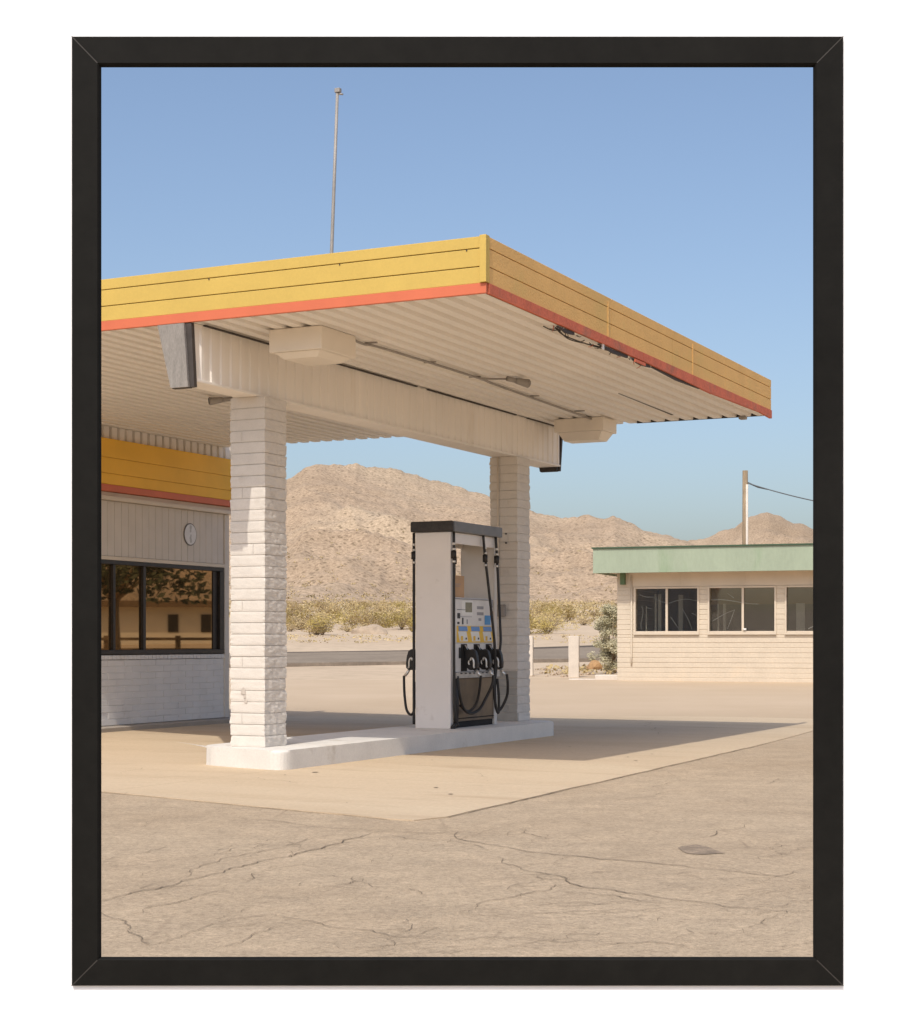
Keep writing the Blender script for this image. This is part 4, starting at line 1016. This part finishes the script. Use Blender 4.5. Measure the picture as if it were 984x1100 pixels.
# ------------------------------------------------------------------ the wall and its picture frame
WY = 1.5
def at(px, py, y): return Vector(((px-CX)/F*y, y, EYE + (HZ-py)/F*y))
hx0, hx1 = at(96, 0, WY).x, at(888, 0, WY).x; hz0, hz1 = at(0, 1041, WY).z, at(0, 58, WY).z
mb = MB(); bm = mb.bm
X0, X1, Z0, Z1, TH = -1.25, 1.25, -.01, 2.45, .02
def ring(y): return [bm.verts.new((x, y, z)) for x, z in ((X0,Z0),(X1,Z0),(X1,Z1),(X0,Z1))], [bm.verts.new((x, y, z)) for x, z in ((hx0,hz0),(hx1,hz0),(hx1,hz1),(hx0,hz1))]
fo, fi = ring(WY); bo, bi = ring(WY+TH)
for k in range(4):
    j = (k+1) % 4
    for q in ((fo[k], fo[j], fi[j], fi[k]), (bo[k], bo[j], bi[j], bi[k]), (fo[k], fo[j], bo[j], bo[k]), (fi[k], fi[j], bi[j], bi[k])): bm.faces.new(q)
mb.build('white_wall', 'gallery_wall', label='plain white wall panel behind the black picture frame', cat='wall')
PT = .0035                                     # how far the moulding stands off the wall
fr = thing('picture_frame', 'thin black wooden picture frame with mitred corners on the white wall', 'picture frame', ((at(491.5,0,WY).x), WY, at(0,1059,WY).z))
yf = WY - PT
def P(px, py, y): return at(px, py, yf) + Vector((0, y - yf, 0)) - fr.location
o4 = [(77,1059),(906,1059),(906,39),(77,39)]; i4 = [(104.5,1031.5),(877.5,1031.5),(877.5,67.5),(104.5,67.5)]; l4 = [(107.8,1028.8),(874.5,1028.8),(874.5,70.6),(107.8,70.6)]
for k in range(4):
    j = (k+1) % 4; mb = MB(); bm = mb.bm
    rows = []
    for c in (k, j):
        # profile: outer back, outer front, inner front edge, rounded lip, inner back
        pr_ = [P(*o4[c], WY-.0005), P(*o4[c], yf+.0006), P(o4[c][0]*.975+i4[c][0]*.025, o4[c][1]*.975+i4[c][1]*.025, yf), P(*i4[c], yf), P(i4[c][0]*.5+l4[c][0]*.5, i4[c][1]*.5+l4[c][1]*.5, yf+.0012), P(*l4[c], yf+.004), P(*l4[c], WY+.001), P(*o4[c], WY-.0005)]
        rows.append([bm.verts.new(p) for p in pr_[:-1]] )
    n = len(rows[0])
    for q in range(n-1): bm.faces.new((rows[0][q], rows[0][q+1], rows[1][q+1], rows[1][q]))
    mb.build('rail', 'frame_wood', fr)
mb = MB()
for k in range(4):
    a, b = P(*o4[k], yf-.00015), P(*i4[k], yf-.00015); t_ = (b-a).normalized(); s = Vector((-t_.z, 0, t_.x))*.00045
    mb.poly([a+s, b+s, b-s, a-s])
mb.build('mitre_line', 'mitre', fr)

# ------------------------------------------------------------------ light, sky, camera
EL, AZ = R(52.2), ALPHA + R(6.8)                 # the sun stands behind the viewer's left shoulder
d = Vector((math.cos(AZ)*math.cos(EL), math.sin(AZ)*math.cos(EL), -math.sin(EL)))
sl = bpy.data.lights.new('sun', 'SUN'); sl.energy = 2.4; sl.angle = R(.53); sl.color = (1, .955, .86)
so = bpy.data.objects.new('sun', sl); COL.objects.link(so); so.rotation_euler = d.to_track_quat('-Z', 'Y').to_euler(); so.location = (-20, -40, 60)
w = bpy.data.worlds.new('World'); S.world = w; w.use_nodes = True
N = w.node_tree.nodes; L = w.node_tree.links
sky = N.new('ShaderNodeTexSky'); sky.sky_type = 'NISHITA'; sky.sun_disc = False
sky.sun_elevation = EL; sky.sun_rotation = math.atan2(-d.x, -d.y); sky.altitude = 0; sky.air_density = .92; sky.dust_density = 3.0; sky.ozone_density = 1.3
bg = N['Background']; bg.inputs['Strength'].default_value = .15
L.new(sky.outputs[0], bg.inputs['Color'])
cam = bpy.data.cameras.new('camera'); co = bpy.data.objects.new('camera', cam); COL.objects.link(co)
co.location = (0, 0, EYE); co.rotation_euler = (R(90), 0, 0)
cam.sensor_fit = 'HORIZONTAL'; cam.sensor_width = 36; cam.lens = 36*F/984; cam.shift_x = (492-CX)/984; cam.shift_y = (HZ-550)/984
cam.clip_start = .05; cam.clip_end = 20000
S.camera = co
S.view_settings.view_transform = 'Standard'; S.view_settings.look = 'None'; S.view_settings.exposure = .18; S.view_settings.gamma = 1
